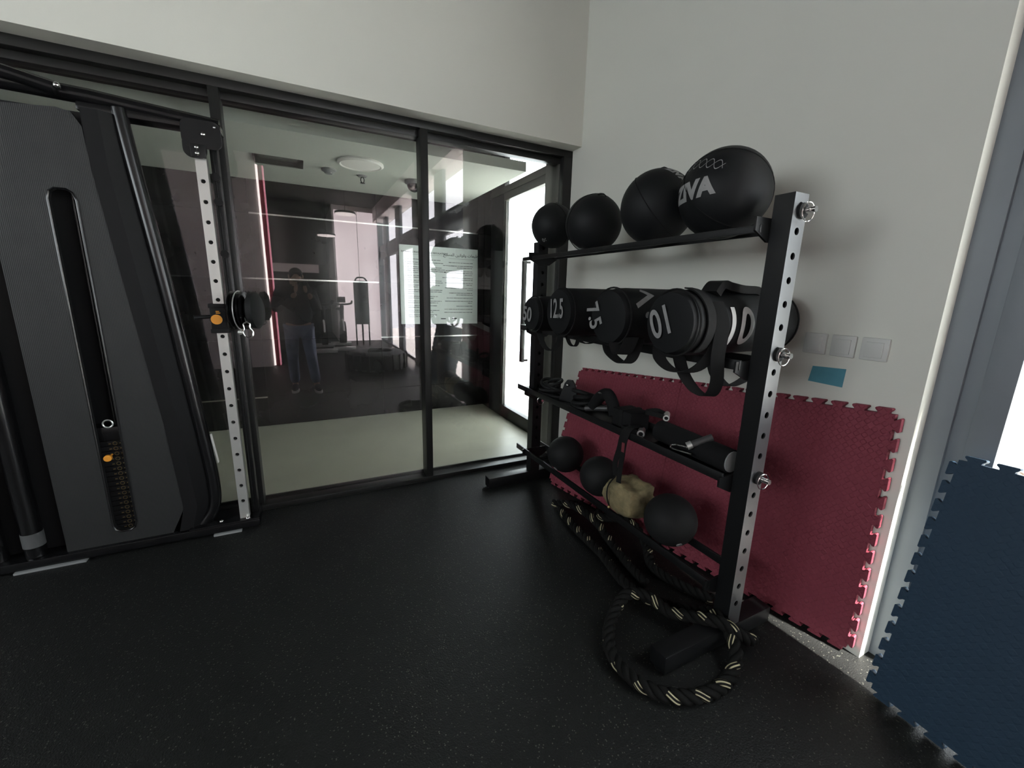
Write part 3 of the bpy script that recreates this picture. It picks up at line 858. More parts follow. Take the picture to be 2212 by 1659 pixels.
n1 = sdir((-0.42, -1.62, 1.835), (-0.5747, -1.600, 1.832)); u1 = Vector((-0.03, -0.157, 0.012))
obj('logo_print', on_sphere(text_bm('ZIVA', 0.088, 0.0050, 0.008), CD, RD + 0.0012, n1, u1), PRINT, bd)
n2 = sdir((-0.42, -1.62, 1.835), (-0.5519, -1.610, 1.922)); u2 = Vector((-0.016, -0.15, -0.022))
ch = bm_new()
for ph in (0, PI):
    pts = []
    for k in range(60):
        a = -0.105 + 0.21 * k / 59
        pts.append((a, 0.019 * math.sin(a / 0.21 * 2 * PI * 3.2 + ph)))
    rows = []
    for i, (a, b) in enumerate(pts):
        rows.append([ch.verts.new((a, b - 0.0018, 0)), ch.verts.new((a, b + 0.0018, 0))])
    for p, q in zip(rows, rows[1:]):
        ch.faces.new((p[0], q[0], q[1], p[1]))
obj('chain_print', on_sphere(ch, CD, RD + 0.0012, n2, u2), PRINT, bd)
n3 = sdir((-0.42, -1.23, 1.849), (-0.432, -1.335, 1.962)); u3 = Vector((0.03, -0.07, -0.055))
obj('logo_print', on_sphere(text_bm('ZIVA', 0.050, 0.003, 0.008), B_C[0], B_C[1] + 0.0012, n3, u3), PRINT, bc)
n4 = (-0.55, -0.30, -0.62)
obj('weight_print', on_sphere(text_bm('06', 0.036, 0.001, 0.008), B_A[0], B_A[1] + 0.0012, n4, (0.35, -0.7, 0.1)), PRINT, ba)

# =================================================================== SAND BAGS
def sand_bag(c, r, x0, x1, label, seed, tilt=0.0):
    o = thing('sandbag', ((x0 + x1) / 2, c[0], c[1] - r), label, 'sandbag', 'sandbags on the second shelf')
    b = bm_new()
    n = 14; seg = 36
    rings = []
    for i in range(n + 1):
        t = i / n
        x = x0 + (x1 - x0) * t
        e = min(t, 1 - t) * n
        rr = r * (0.90 if e < 0.5 else (0.985 if e < 1.5 else 1.0))
        ring = []
        for k in range(seg):
            a = 2 * PI * k / seg
            w = 1 + 0.025 * noise.noise(Vector((x * 9 + seed, math.cos(a) * 2, math.sin(a) * 2)))
            zz = c[1] + math.sin(a) * rr * w
            zz = max(zz, c[1] - r * 0.985)
            ring.append(b.verts.new((x, c[0] + math.cos(a) * rr * w, zz)))
        rings.append(ring)
    for p, q in zip(rings, rings[1:]):
        for k in range(seg):
            b.faces.new((p[k], p[(k + 1) % seg], q[(k + 1) % seg], q[k]))
    for ring, s in ((rings[0], -1), (rings[-1], 1)):
        cen = b.verts.new((ring[0].co.x + s * 0.012, c[0], c[1]))
        for k in range(seg):
            b.faces.new((ring[k], ring[(k + 1) % seg], cen))
    obj('body', b, LEATHER, o, angle=50)
    for x in (x0 + 0.022, x1 - 0.022):
        obj('rim_piping', sweep(bm_new(), [(x, c[0] + math.cos(a) * (r * 1.0), max(c[1] + math.sin(a) * r, c[1] - r * 0.985)) for a in [2 * PI * k / 40 for k in range(40)]], 0.004, 6, closed=True), WEB, o)
    return o
def end_print(o, s, c, x, size, rot=0.0, dy=0.0, dz=0.0, m=PRINT, sx=1.0):
    t = text_bm(s, size, 0.0028)
    for v in t.verts: v.co.x *= sx
    obj('number_print', on_plane(t, (x, c[0] + dy, c[1] + dz), (0, -1, 0), (0, 0, 1), rot), m, o)
def side_print(o, s, c, r, xc, ang, size, rot=0.0, m=PRINT, sx=0.8):
    """number wrapped round the side that faces the room (-y)"""
    t = text_bm(s, size, 0.004, 0.008)
    cr, sr = math.cos(rot), math.sin(rot)
    def fn(a, b):
        a, b = a * sx, b
        a, b = a * cr - b * sr, a * sr + b * cr
        th = ang + b / r
        return Vector((xc + a, c[0] - math.cos(th) * (r * 1.018 + 0.002), c[1] + math.sin(th) * (r * 1.018 + 0.002)))
    obj('number_print', map_bm(t, fn), m, o)
def strap(o, pts, wdir, width=0.036, name='strap', th=0.005):
    return obj(name, ribbon(bm_new(), smooth_path(pts, 6), wdir, width, th), WEB, o)
BZ = 1.212
cA = (-0.650, BZ + 0.104); cB = (-0.915, BZ + 0.128); cC = (-1.335, BZ + 0.128); cE = (-1.668, BZ + 0.125)
sa = sand_bag(cA, 0.104, -0.745, -0.12, 'narrow black sandbag marked 50 at the window end of the shelf', 1)
sb = sand_bag(cB, 0.128, -0.725, -0.10, 'black sandbag marked 12.5 second from the window end', 2)
sc_ = sand_bag(cC, 0.128, -0.735, -0.10, 'black sandbag marked 7.5 between the 12.5 and 10 bags', 3)
se = sand_bag(cE, 0.125, -0.715, -0.09, 'black sandbag marked 10 in large white digits by the near upright', 4)
end_print(sa, '50', cA, -0.760, 0.115, -0.08, dy=0.02, sx=0.95)
end_print(sb, '12.5', cB, -0.740, 0.140, 0.05, dy=-0.004, dz=0.02, sx=0.58)
end_print(sc_, '7.5', cC, -0.750, 0.120, -1.15, dy=0.080, dz=0.0, sx=0.8)
end_print(se, '10', cE, -0.730, 0.155, 3.55, dy=0.035, dz=0.0, sx=0.72)
side_print(sc_, '7.5', cC, 0.128, -0.595, 0.40, 0.17, -0.75)
side_print(se, '10', cE, 0.125, -0.468, -0.05, 0.200, 0.0, PRINTW, 0.80)
# straps
strap(se, [(-0.655, -1.575, 1.245), (-0.672, -1.60, 1.190), (-0.655, -1.66, 1.150), (-0.610, -1.72, 1.160), (-0.590, -1.775, 1.235), (-0.60, -1.795, 1.33)], (0.85, -0.5, 0), 0.05)
strap(se, [(-0.580, -1.60, 1.225), (-0.578, -1.645, 1.13), (-0.545, -1.69, 1.062), (-0.505, -1.72, 1.050), (-0.520, -1.755, 1.11), (-0.580, -1.79, 1.22), (-0.600, -1.806, 1.34), (-0.600, -1.77, 1.42)], (0.85, -0.5, 0), 0.05)
strap(se, [(-0.400, -1.62, 1.225), (-0.395, -1.65, 1.12), (-0.355, -1.68, 1.072), (-0.300, -1.70, 1.085), (-0.255, -1.72, 1.13), (-0.245, -1.735, 1.205)], (0.85, -0.5, 0), 0.05)
for x in (-0.645,):
    strap(se, [(x, cE[0] - math.cos(a) * 0.131, cE[1] + math.sin(a) * 0.131) for a in [(-0.9 + 0.3 * k) for k in range(9)]], (1, 0, 0), 0.040, 'wrap_band')
strap(se, [(-0.56, -1.71, cE[1] + 0.112), (-0.53, -1.71, cE[1] + 0.145), (-0.48, -1.705, cE[1] + 0.140), (-0.40, -1.70, cE[1] + 0.132), (-0.30, -1.69, cE[1] + 0.130), (-0.26, -1.69, cE[1] + 0.112)], (0.1, 1, 0), 0.075, 'carry_handle', 0.030)
strap(sc_, [(-0.69, -1.29, 1.22), (-0.70, -1.33, 1.175), (-0.68, -1.39, 1.14), (-0.655, -1.42, 1.16), (-0.64, -1.44, 1.25)], (0.85, -0.5, 0), 0.05)
strap(sc_, [(-0.72, -1.38, 1.235), (-0.715, -1.405, 1.185), (-0.70, -1.43, 1.20), (-0.69, -1.45, 1.26)], (0.85, -0.5, 0), 0.06)
strap(sb, [(-0.62, -0.93, 1.205), (-0.58, -0.97, 1.175), (-0.52, -0.99, 1.19), (-0.50, -1.0, 1.24)], (0.85, -0.5, 0), 0.025)
strap(sa, [(-0.68, -0.64, 1.215), (-0.66, -0.67, 1.13), (-0.62, -0.70, 1.10), (-0.58, -0.71, 1.15), (-0.57, -0.72, 1.24)], (0.85, -0.5, 0), 0.035)
strap(sa, [(-0.52, -0.69, 1.215), (-0.50, -0.71, 1.14), (-0.46, -0.72, 1.13), (-0.44, -0.72, 1.20)], (0.85, -0.5, 0), 0.025)

# =================================================================== SLAM BALLS
def slam_ball(c, r, label, valve):
    o = thing('slam_ball', (c[0], c[1], c[2] - r), label, 'ball', 'slam balls on the lowest shelf')
    obj('shell', sphere(bm_new(), c, r, 36, 24), RUBBER, o)
    d = Vector(valve).normalized()
    obj('valve_disc', cyl(bm_new(), Vector(c) + d * (r - 0.004), Vector(c) + d * (r + 0.0012), 0.014, seg=18), GREYP, o)
    return o
slam_ball((-0.42, -0.615, 0.373), 0.122, 'black rubber slam ball nearest the window end of the lowest shelf', (-0.65, -0.15, -0.60))
slam_ball((-0.42, -0.985, 0.370), 0.119, 'black rubber slam ball beside the tan canvas bag', (0.5, 0.3, -0.6))
slam_ball((-0.42, -1.530, 0.375), 0.124, 'largest looking black rubber slam ball nearest the near upright', (-0.25, -0.72, -0.55))

# tan canvas weight bag
tn = thing('canvas_bag', (-0.44, -1.26, 0.285), 'crumpled tan canvas weight bag between two slam balls', 'bag')
t = bmesh.new()
bmesh.ops.create_cube(t, size=1.0)
bmesh.ops.subdivide_edges(t, edges=t.edges, cuts=9, use_grid_fill=True)
for v in t.verts:
    p = v.co.copy()
    L = max(abs(p.x), abs(p.y), abs(p.z)); q = p.normalized() * 0.5
    p = p.lerp(q, 0.62)
    w = noise.noise(p * 4.0 + Vector((3, 1, 7))) * 0.09 + abs(noise.noise(p * 7.0)) * 0.08
    p += p.normalized() * w
    if p.z > 0.1:
        p.z -= 0.22 * max(0, 0.3 - abs(p.x + 0.1)) * (p.z - 0.1) / 0.4
    v.co = Vector((-0.44 + p.x * 0.20, -1.262 + p.y * 0.235, 0.378 + p.z * 0.19))
obj('body', t, CAMO, tn, angle=60)
obj('zip', sweep(bm_new(), smooth_path([(-0.500, -1.21, 0.480), (-0.548, -1.215, 0.44), (-0.557, -1.22, 0.38), (-0.540, -1.225, 0.32)], 5), 0.004, 6), WEB, tn)
obj('zip_pull', sphere(bm_new(), (-0.545, -1.228, 0.318), 0.009, 10, 8), BRASS, tn)

# =================================================================== ATTACHMENTS ON THE TRAY
ZTRAY = 0.737
# triangle handle
th_ = thing('triangle_handle', (-0.42, -0.60, ZTRAY), 'black triangular cable handle standing at the window end of the tray', 'cable handle')
obj('plate', prism(bm_new(), [(-0.075, 0.0), (0.075, 0.0), (0.035, 0.125), (0.016, 0.150), (-0.016, 0.150), (-0.035, 0.125)], (-0.42, -0.615, ZTRAY), (0.5, -0.86, 0), (0, 0, 1), (0.86, 0.5, 0), 0.02), BLACKM, th_)
obj('eye_bolt', sphere(bm_new(), (-0.432, -0.612, ZTRAY + 0.118), 0.009, 10, 8), CHROME, th_)
# coiled black band pile
def torus_pts(c, r1, r2, n, tilt, seed=0):
    out = []
    for k in range(n):
        a = 2 * PI * k / n
        out.append((c[0] + r1 * math.cos(a), c[1] + r2 * math.sin(a), c[2] + tilt * math.cos(a + seed)))
    return out
cb_ = thing('resistance_tube', (-0.42, -0.78, ZTRAY), 'heap of coiled black resistance tubing on the tray', 'resistance tube')
for i, (yy, r1, r2, z, tl) in enumerate(((-0.775, 0.06, 0.075, 0.015, 0.0), (-0.77, 0.055, 0.07, 0.045, 0.012), (-0.78, 0.05, 0.065, 0.075, 0.015), (-0.765, 0.06, 0.06, 0.10, 0.02))):
    obj('coil', sweep(bm_new(), torus_pts((-0.42, yy, ZTRAY + z), r1, r2, 26, tl, i), 0.014, 8, closed=True), RUBBER, cb_)
r2_ = thing('skipping_rope', (-0.42, -0.42, ZTRAY), 'loose bundle of black skipping rope at the far end of the tray', 'skipping rope')
for i, (yy, r1, r2, z, tl) in enumerate(((-0.40, 0.065, 0.12, 0.012, 0.0), (-0.38, 0.055, 0.10, 0.035, 0.014), (-0.42, 0.05, 0.09, 0.06, 0.02), (-0.38, 0.06, 0.07, 0.08, 0.02), (-0.43, 0.045, 0.07, 0.10, 0.02))):
    obj('coil', sweep(bm_new(), torus_pts((-0.42, yy, ZTRAY + z), r1, r2, 26, tl, i * 1.7), 0.011, 8, closed=True), RUBBER, r2_)
# ab strap / padded cuff
ac = thing('padded_cuff', (-0.42, -1.0, ZTRAY), 'rounded black padded cuff with a metal ring on the tray', 'strap')
obj('pad', sweep(bm_new(), smooth_path([(-0.44, -0.90, ZTRAY + 0.045), (-0.43, -0.94, ZTRAY + 0.11), (-0.42, -1.0, ZTRAY + 0.145), (-0.42, -1.05, ZTRAY + 0.10), (-0.42, -1.075, ZTRAY + 0.04)], 5), 0.034, 12), FOAMB, ac)
obj('buckle', sphere(bm_new(), (-0.462, -0.985, ZTRAY + 0.150), 0.008, 10, 6, (1, 2.2, 0.6)), CHROME, ac)
obj('handle_bar', cyl(bm_new(), (-0.47, -0.87, ZTRAY + 0.032), (-0.40, -0.99, ZTRAY + 0.055), 0.017, seg=14), DKGREY, ac)
pk = thing('foam_block', (-0.40, -1.15, ZTRAY), 'black foam block lying on the tray behind the strap', 'foam block')
obj('body', box(-0.475, -0.345, -1.262, -1.115, ZTRAY, ZTRAY + 0.105, bev=0.012), FOAMB, pk)
obj('band', box(-0.477, -0.343, -1.20, -1.175, ZTRAY, ZTRAY + 0.107, bev=0.003), WEB, pk)
# two steel D handles with open tube ends
def tube_handle(p0, p1, r, label):
    o = thing('tube_handle', (p0[0], p0[1], ZTRAY), label, 'cable handle', 'steel tube handles on the tray')
    p0 = Vector(p0); p1 = Vector(p1); d = (p1 - p0).normalized(); u, v = frame_from(d)
    L = (p1 - p0).length
    obj('grip', lathe(bm_new(), [(r * 0.62, 0.004), (r * 0.62, 0.0), (r, 0.0), (r, L), (r * 0.62, L), (r * 0.62, L - 0.004), (r * 0.62, 0.004)], p0, d, 20), STEEL, o)
    obj('bore', cyl(bm_new(), p0 + d * 0.006, p0 + d * 0.02, r * 0.6, seg=16), BLACKP, o)
    s = smooth_path([p0 + v * 0.0 + d * 0.02 - u * 0.0, p0 - u * 0.05 + v * 0.012 + d * 0.0, p0 - u * 0.10 + v * 0.01 + d * 0.04, p1 - u * 0.05 + v * 0.012, p1 - d * 0.02], 5)
    obj('strap', ribbon(bm_new(), s, v, 0.022, 0.003), WEB, o)
    return o
tube_handle((-0.474, -1.338, ZTRAY + 0.020), (-0.424, -1.294, ZTRAY + 0.021), 0.019, 'short steel tube handle whose open end faces the room above the hanging strap')
tube_handle((-0.405, -1.425, ZTRAY + 0.120), (-0.335, -1.365, ZTRAY + 0.118), 0.015, 'steel tube handle lying on top of the black roller')
# foam roller with grey end, long padded bar
fr = thing('foam_roller', (-0.39, -1.62, ZTRAY), 'long black foam roller with a pale grey end at the near end of the tray', 'foam roller')
fy0, fy1 = -1.812, -1.40
fd = Vector((0.0, 1, 0))
obj('sleeve', cyl(bm_new(), (-0.440, fy0, ZTRAY + 0.052), (-0.405, fy1, ZTRAY + 0.052), 0.051, seg=24), FOAMB, fr)
obj('end_cap', cyl(bm_new(), (-0.440, fy0 - 0.003, ZTRAY + 0.052), (-0.440, fy0 + 0.002, ZTRAY + 0.052), 0.044, seg=24), GREYP, fr)
cl = thing('chrome_clip_bar', (-0.45, -1.63, ZTRAY), 'grey bar with a chrome snap clip lying across the black roller', 'cable handle')
obj('bar', cyl(bm_new(), (-0.492, -1.650, ZTRAY + 0.075), (-0.425, -1.700, ZTRAY + 0.118), 0.015, seg=14), DKGREY, cl)
obj('collar', cyl(bm_new(), (-0.503, -1.642, ZTRAY + 0.068), (-0.488, -1.653, ZTRAY + 0.078), 0.017, seg=14), STEEL, cl)
obj('clip', sweep(bm_new(), smooth_path([(-0.502, -1.640, ZTRAY + 0.062), (-0.506, -1.60, ZTRAY + 0.058), (-0.507, -1.56, ZTRAY + 0.045), (-0.505, -1.565, ZTRAY + 0.032), (-0.505, -1.61, ZTRAY + 0.035), (-0.504, -1.67, ZTRAY + 0.040)], 5), 0.0042, 8), CHROME, cl)
# strap hanging over the tray edge
hs = thing('hanging_strap', (-0.52, -1.26, 0.47), 'dark webbing strap hanging over the tray edge towards the tan bag', 'strap')
obj('webbing', ribbon(bm_new(), smooth_path([(-0.44, -1.30, ZTRAY + 0.045), (-0.505, -1.285, ZTRAY + 0.042), (-0.528, -1.270, ZTRAY + 0.0), (-0.530, -1.255, 0.66), (-0.532, -1.235, 0.57), (-0.525, -1.238, 0.50)], 6), (0.25, -1, 0), 0.030, 0.004), WEB, hs)
obj('webbing', ribbon(bm_new(), smooth_path([(-0.45, -1.31, ZTRAY + 0.050), (-0.508, -1.305, ZTRAY + 0.045), (-0.532, -1.295, ZTRAY - 0.01), (-0.535, -1.285, 0.62), (-0.534, -1.275, 0.52), (-0.530, -1.270, 0.475)], 6), (0.25, -1, 0), 0.028, 0.004), WEB, hs)
obj('stitch_patch', box(-0.541, -0.537, -1.300, -1.282, 0.655, 0.705), DRED, hs)

# =================================================================== BATTLE ROPE
ROPE_R = 0.027
def battle_rope():
    o = thing('battle_rope', (-0.7, -1.7, 0), 'thick black battle rope with pale flecks coiled on the floor', 'rope')
    z = 0.029
    ctl = [(-0.36, -0.72, z + .02), (-0.46, -0.68, z), (-0.515, -0.77, z), (-0.545, -0.98, z), (-0.56, -1.22, z), (-0.60, -1.43, z), (-0.585, -1.57, z),
           (-0.52, -1.67, z), (-0.475, -1.77, z + .035), (-0.462, -1.87, 0.115), (-0.49, -1.97, z + .04), (-0.56, -2.02, z), (-0.68, -2.045, z), (-0.80, -2.025, z), (-0.895, -1.962, z),
           (-0.942, -1.865, z), (-0.934, -1.747, z), (-0.84, -1.635, z + .012), (-0.70, -1.570, z + .048), (-0.615, -1.62, z + .050), (-0.585, -1.72, z + .035), (-0.545, -1.80, z + .06), (-0.50, -1.90, 0.125), (-0.42, -1.965, z + .045), (-0.34, -1.955, z)]
    P = smooth_path(ctl, 26)
    ctl2 = [(-0.30, -0.86, z + 0.01), (-0.36, -0.96, z + .04), (-0.30, -1.06, z + .07), (-0.265, -1.16, z + .06), (-0.30, -1.29, z + .02), (-0.38, -1.42, z), (-0.36, -1.58, z), (-0.30, -1.72, z)]
    P2 = smooth_path(ctl2, 26)
    ctl3 = [(-0.50, -0.62, z), (-0.44, -0.78, z + .045), (-0.40, -0.95, z + .02), (-0.44, -1.15, z), (-0.49, -1.36, z), (-0.51, -1.50, z)]
    P3 = smooth_path(ctl3, 26)
    for pi, PP in enumerate((P, P2, P3)):
        n = len(PP)
        T = [(PP[min(i + 1, n - 1)] - PP[max(i - 1, 0)]).normalized() for i in range(n)]
        u, v = frame_from(T[0])
        fr = []; L = 0; Ls = []
        for i in range(n):
            if i:
                u = T[i - 1].rotation_difference(T[i]) @ u; L += (PP[i] - PP[i - 1]).length
            u = (u - T[i] * u.dot(T[i])).normalized(); v = T[i].cross(u)
            fr.append((u.copy(), v.copy())); Ls.append(L)
        for s in range(3):
            b = bm_new(); uvl = b.loops.layers.uv.new('metres')
            pts = []
            for i in range(n):
                a = 2 * PI * s / 3 + Ls[i] / 0.115 * 2 * PI
                pts.append(PP[i] + (fr[i][0] * math.cos(a) + fr[i][1] * math.sin(a)) * ROPE_R * 0.50)
            sweep(b, pts, ROPE_R * 0.50, 9, uvl=uvl)
            obj('strand', b, ROPET if s == 0 else ROPE, o, angle=70)
    return o
battle_rope()

# =================================================================== PUZZLE MATS
def puzzle_mat(name, label, TL, TR, BL, BR, m, tabs, group=None, th=0.024, n=13, cat='mat'):
    """corner points of the core sheet; tabs = set of edges carrying interlock tabs"""
    TL, TR, BL, BR = map(Vector, (TL, TR, BL, BR))
    def P(s, t):
        return (BL * (1 - s) + BR * s) * (1 - t) + (TL * (1 - s) + TR * s) * t
    nrm = (BR - BL).cross(TL - BL).normalized()
    if nrm.x > 0: nrm = -nrm
    b = bm_new(); uvl = b.loops.layers.uv.new('metres')
    vmap = {}
    def V(s, t):
        k = (round(s, 5), round(t, 5))
        if k not in vmap:
            vmap[k] = b.verts.new(P(s, t))
        return vmap[k]
    def F(st):
        f = b.faces.new([V(*q) for q in st])
        for lp, q in zip(f.loops, st):
            lp[uvl].uv = q
    p = 1.0 / n
    tb = [(0.28, 0.0), (0.26, 0.08), (0.17, 0.17), (0.15, 0.23), (0.19, 0.28), (0.81, 0.28), (0.85, 0.23), (0.83, 0.17), (0.74, 0.08), (0.72, 0.0)]
    def cut(e, i):
        return e in tabs
    for i in range(n):
        for j in range(n):
            # split boundary edges at the tab roots so the sheet stays watertight
            poly = [(i * p, j * p)]
            if j == 0 and 'B' in tabs: poly += [((i + 0.28) * p, 0), ((i + 0.72) * p, 0)]
            poly += [((i + 1) * p, j * p)]
            if i == n - 1 and 'R' in tabs: poly += [(1.0, (j + 0.28) * p), (1.0, (j + 0.72) * p)]
            poly += [((i + 1) * p, (j + 1) * p)]
            if j == n - 1 and 'T' in tabs: poly += [((i + 0.72) * p, 1.0), ((i + 0.28) * p, 1.0)]
            poly += [(i * p, (j + 1) * p)]
            if i == 0 and 'L' in tabs: poly += [(0.0, (j + 0.72) * p), (0.0, (j + 0.28) * p)]
            F(poly)
    for i in range(n):
        if 'T' in tabs: F([((i + 1 - a) * p, 1.0 + h * p) for a, h in tb])
        if 'B' in tabs: F([((i + a) * p, -h * p) for a, h in tb])
        if 'R' in tabs: F([(1.0 + h * p, (i + a) * p) for a, h in tb])
        if 'L' in tabs: F([(-h * p, (i + 1 - a) * p) for a, h in tb])
    bmesh.ops.recalc_face_normals(b, faces=b.faces)
    if b.faces[:][0].normal.dot(nrm) < 0:
        bmesh.ops.reverse_faces(b, faces=b.faces)
    o = obj(name, b, m, None, smooth=False, recalc=False)
    md = o.modifiers.new('thickness', 'SOLIDIFY'); md.thickness = th; md.offset = -1
    return tag(o, label, cat, group)
G_R = 'red foam mats leaning on the right wall'
puzzle_mat('foam_mat', 'red interlocking foam mat leaning behind the rack, nearer the window partition',
           (-0.032, -0.205, 0.862), (-0.030, -1.170, 0.952), (-0.335, -0.312, 0.030), (-0.178, -1.190, 0.030), RED, {'T', 'B', 'L'}, G_R)
puzzle_mat('foam_mat', 'red interlocking foam mat standing right of the near rack upright, under the light switches',
           (-0.030, -1.172, 0.952), (-0.028, -2.135, 1.030), (-0.178, -1.192, 0.030), (-0.032, -2.150, 0.030), RED, {'T', 'B', 'R'}, G_R)
puzzle_mat('foam_mat', 'blue interlocking foam mat leaning on the window frame',
           (0.020, -2.310, 0.915), (-0.045, -3.270, 0.940), (-0.155, -2.290, 0.030), (-0.250, -3.250, 0.030), BLUE, {'T', 'B', 'L', 'R'})

# =================================================================== SWITCHES AND PAPER
for i, (y0, y1, lab) in enumerate(((-1.858, -1.772, 'pale square light switch nearest the storage rack'), (-1.962, -1.876, 'pale square light switch in the middle of the three'), (-2.068, -1.980, 'pale square light switch nearest the window column'))):
    s = thing('light_switch', (0.0, (y0 + y1) / 2, 1.214), lab, 'light switch', 'light switches on the right wall')
    obj('plate', box(-0.012, 0.0, y0, y1, 1.214, 1.300, bev=0.004), PLASTW, s)
    obj('rocker', box(-0.016, -0.010, y0 + 0.016, y1 - 0.016, 1.226, 1.284, bev=0.002), PLASTW, s)
pn = bm_new()
pv = [(-1.819, 1.160), (-1.943, 1.166), (-1.941, 1.090), (-1.812, 1.094)]
A = [pn.verts.new((-0.0006, a, b)) for a, b in pv]; B = [pn.verts.new((-0.0016 - 0.003 * (i == 3), a, b)) for i, (a, b) in enumerate(pv)]
pn.faces.new(A); pn.faces.new(list(reversed(B)))
for i in range(4):
    pn.faces.new((A[i], A[(i + 1) % 4], B[(i + 1) % 4], B[i]))
tag(obj('paper_note', pn, PAPERB, smooth=False), 'small teal paper note taped below the light switches', 'paper')

# =================================================================== CORRIDOR FITTINGS
sg = thing('pool_sign', (-0.476, 2.06, 1.055), 'white printed rules sign on the dark corridor wall', 'sign')
SX0, SX1, SZ0, SZ1 = -0.945, -0.008, 1.056, 1.936
obj('board', box(SX0, SX1, 2.050, 2.066, SZ0, SZ1, bev=0.002), PAPERW, sg)
YS = 2.0488
obj('english_title', on_plane(text_bm('SWIMMING POOL RULES AND REGULATIONS', 0.0265, 0.0006), (SX0 + 0.29, YS, SZ1 - 0.072), (1, 0, 0), (0, 0, 1)), INK, sg)
W1 = '\u0640'.join([''])  # visual order, right to left words
arab = ''.join(reversed('\uFE97\uFECC\uFEE0\uFEF4\uFEE4\uFE8E\uFE95 \uFEED\uFED7\uFEEE\uFE8D\uFEE7\uFEF4\uFEE6 \uFE8D\uFEDF\uFEE4\uFEB4\uFE92\uFEA2'))
obj('arabic_title', on_plane(text_bm(arab, 0.046, 0.0004), (SX1 - 0.205, YS, SZ1 - 0.085), (1, 0, 0), (0, 0, 1)), INK, sg)
ul = quad_box(bm_new(), SX0 + 0.055, SX0 + 0.52, YS - 0.0006, YS, SZ1 - 0.098, SZ1 - 0.096)
quad_box(ul, SX1 - 0.365, SX1 - 0.045, YS - 0.0006, YS, SZ1 - 0.122, SZ1 - 0.120)
obj('title_rule', ul, INK, sg)
r2 = random.Random(3)
def print_line(bm, x0, x1, z, h, rtl=False):
    """too small to read in the photograph: word-length strokes of ink"""
    x = x0
    while x < x1 - 0.01:
        w = r2.uniform(0.014, 0.05); e = min(x + w, x1)
        quad_box(bm, x, e, YS - 0.0005, YS, z - h / 2 * r2.uniform(0.7, 1.0), z + h / 2 * r2.uniform(0.6, 1.0))
        x = e + r2.uniform(0.003, 0.007)
zl = SZ1 - 0.150
lens = [[0.40], [0.42, 0.22], [0.40, 0.44, 0.45, 0.14], [0.34, 0.30], [0.40, 0.42], [0.38, 0.12], [0.42, 0.40, 0.07], [0.36, 0.30], [0.40, 0.36], [0.34, 0.13], [0.37, 0.30], [0.34, 0.30]]
for para in lens:
    pb_ = bm_new()
    quad_box(pb_, SX0 + 0.058, SX0 + 0.066, YS - 0.0005, YS, zl - 0.004, zl + 0.004)
    for L in para:
        print_line(pb_, SX0 + 0.082, SX0 + 0.082 + L, zl, 0.0068); zl -= 0.0205
    obj('printed_paragraph', pb_, INK, sg, smooth=False)
    zl -= 0.012
zl = SZ1 - 0.165
for para in [[0.30], [0.37, 0.20], [0.34, 0.36, 0.10], [0.38, 0.15], [0.35, 0.08], [0.35, 0.07], [0.30, 0.21], [0.33], [0.35, 0.06], [0.21], [0.36], [0.36]]:
    pb_ = bm_new()
    for L in para:
        print_line(pb_, SX1 - 0.065 - L, SX1 - 0.065, zl, 0.0068); zl -= 0.0215
    obj('printed_paragraph', pb_, INK, sg, smooth=False)
    zl -= 0.0155
pb_ = quad_box(bm_new(), SX1 - 0.33, SX1 - 0.27, YS - 0.0005, YS, SZ0 + 0.055, SZ0 + 0.070)
quad_box(pb_, SX0 + 0.47, SX0 + 0.53, YS - 0.0005, YS, SZ0 + 0.055, SZ0 + 0.066)
obj('printed_footer', pb_, INK, sg, smooth=False)

ZC = 2.425
vt = thing('air_vent', (-2.03, 1.25, ZC - 0.02), 'rectangular slotted air vent in the corridor ceiling', 'air vent')
vb = bm_new()
quad_box(vb, -2.21, -1.86, 1.16, 1.19, ZC - 0.016, ZC); quad_box(vb, -2.21, -1.86, 1.34, 1.37, ZC - 0.016, ZC)
quad_box(vb, -2.21, -2.17, 1.16, 1.37, ZC - 0.016, ZC); quad_box(vb, -1.90, -1.86, 1.16, 1.37, ZC - 0.016, ZC)
obj('frame', vb, FRAME_G, vt)
obj('duct', box(-2.17, -1.90, 1.19, 1.34, ZC - 0.002, ZC), TILEJ, vt)
for k in range(5):
    obj('slat', box(-2.17, -1.90, 1.200 + 0.028 * k, 1.208 + 0.028 * k, ZC - 0.014, ZC - 0.002), FRAME_G, vt)
rl = thing('ceiling_light', (-1.446, 0.99, ZC - 0.03), 'round white ceiling light in the corridor, switched off', 'ceiling light')
obj('rim', lathe(bm_new(), [(0.175, 0.0), (0.178, -0.012), (0.160, -0.022), (0.150, -0.018), (0.150, 0.0)], (-1.446, 0.99, ZC), (0, 0, 1), 40), LAMPW, rl)
obj('diffuser', lathe(bm_new(), [(0.0, -0.024), (0.10, -0.022), (0.150, -0.016), (0.150, -0.002), (0.0, -0.002)], (-1.446, 0.99, ZC), (0, 0, 1), 40), LAMPW, rl)
sd = thing('smoke_detector', (-1.666, 1.31, ZC - 0.04), 'small round smoke detector on the corridor ceiling', 'smoke detector')
obj('body', lathe(bm_new(), [(0.0, -0.040), (0.030, -0.038), (0.045, -0.022), (0.058, -0.016), (0.060, 0.0), (0.0, 0.0)], (-1.666, 1.31, ZC), (0, 0, 1), 28), GREYP, sd)
obj('indicator', sphere(bm_new(), (-1.65, 1.285, ZC - 0.034), 0.006, 10, 6), CHROME, sd)
sk = thing('fire_sprinkler', (-1.387, 1.38, ZC - 0.06), 'pendent fire sprinkler head under the corridor ceiling', 'sprinkler')
obj('escutcheon', lathe(bm_new(), [(0.0, -0.012), (0.035, -0.010), (0.045, 0.0), (0.0, 0.0)], (-1.387, 1.38, ZC), (0, 0, 1), 20), GREYP, sk)
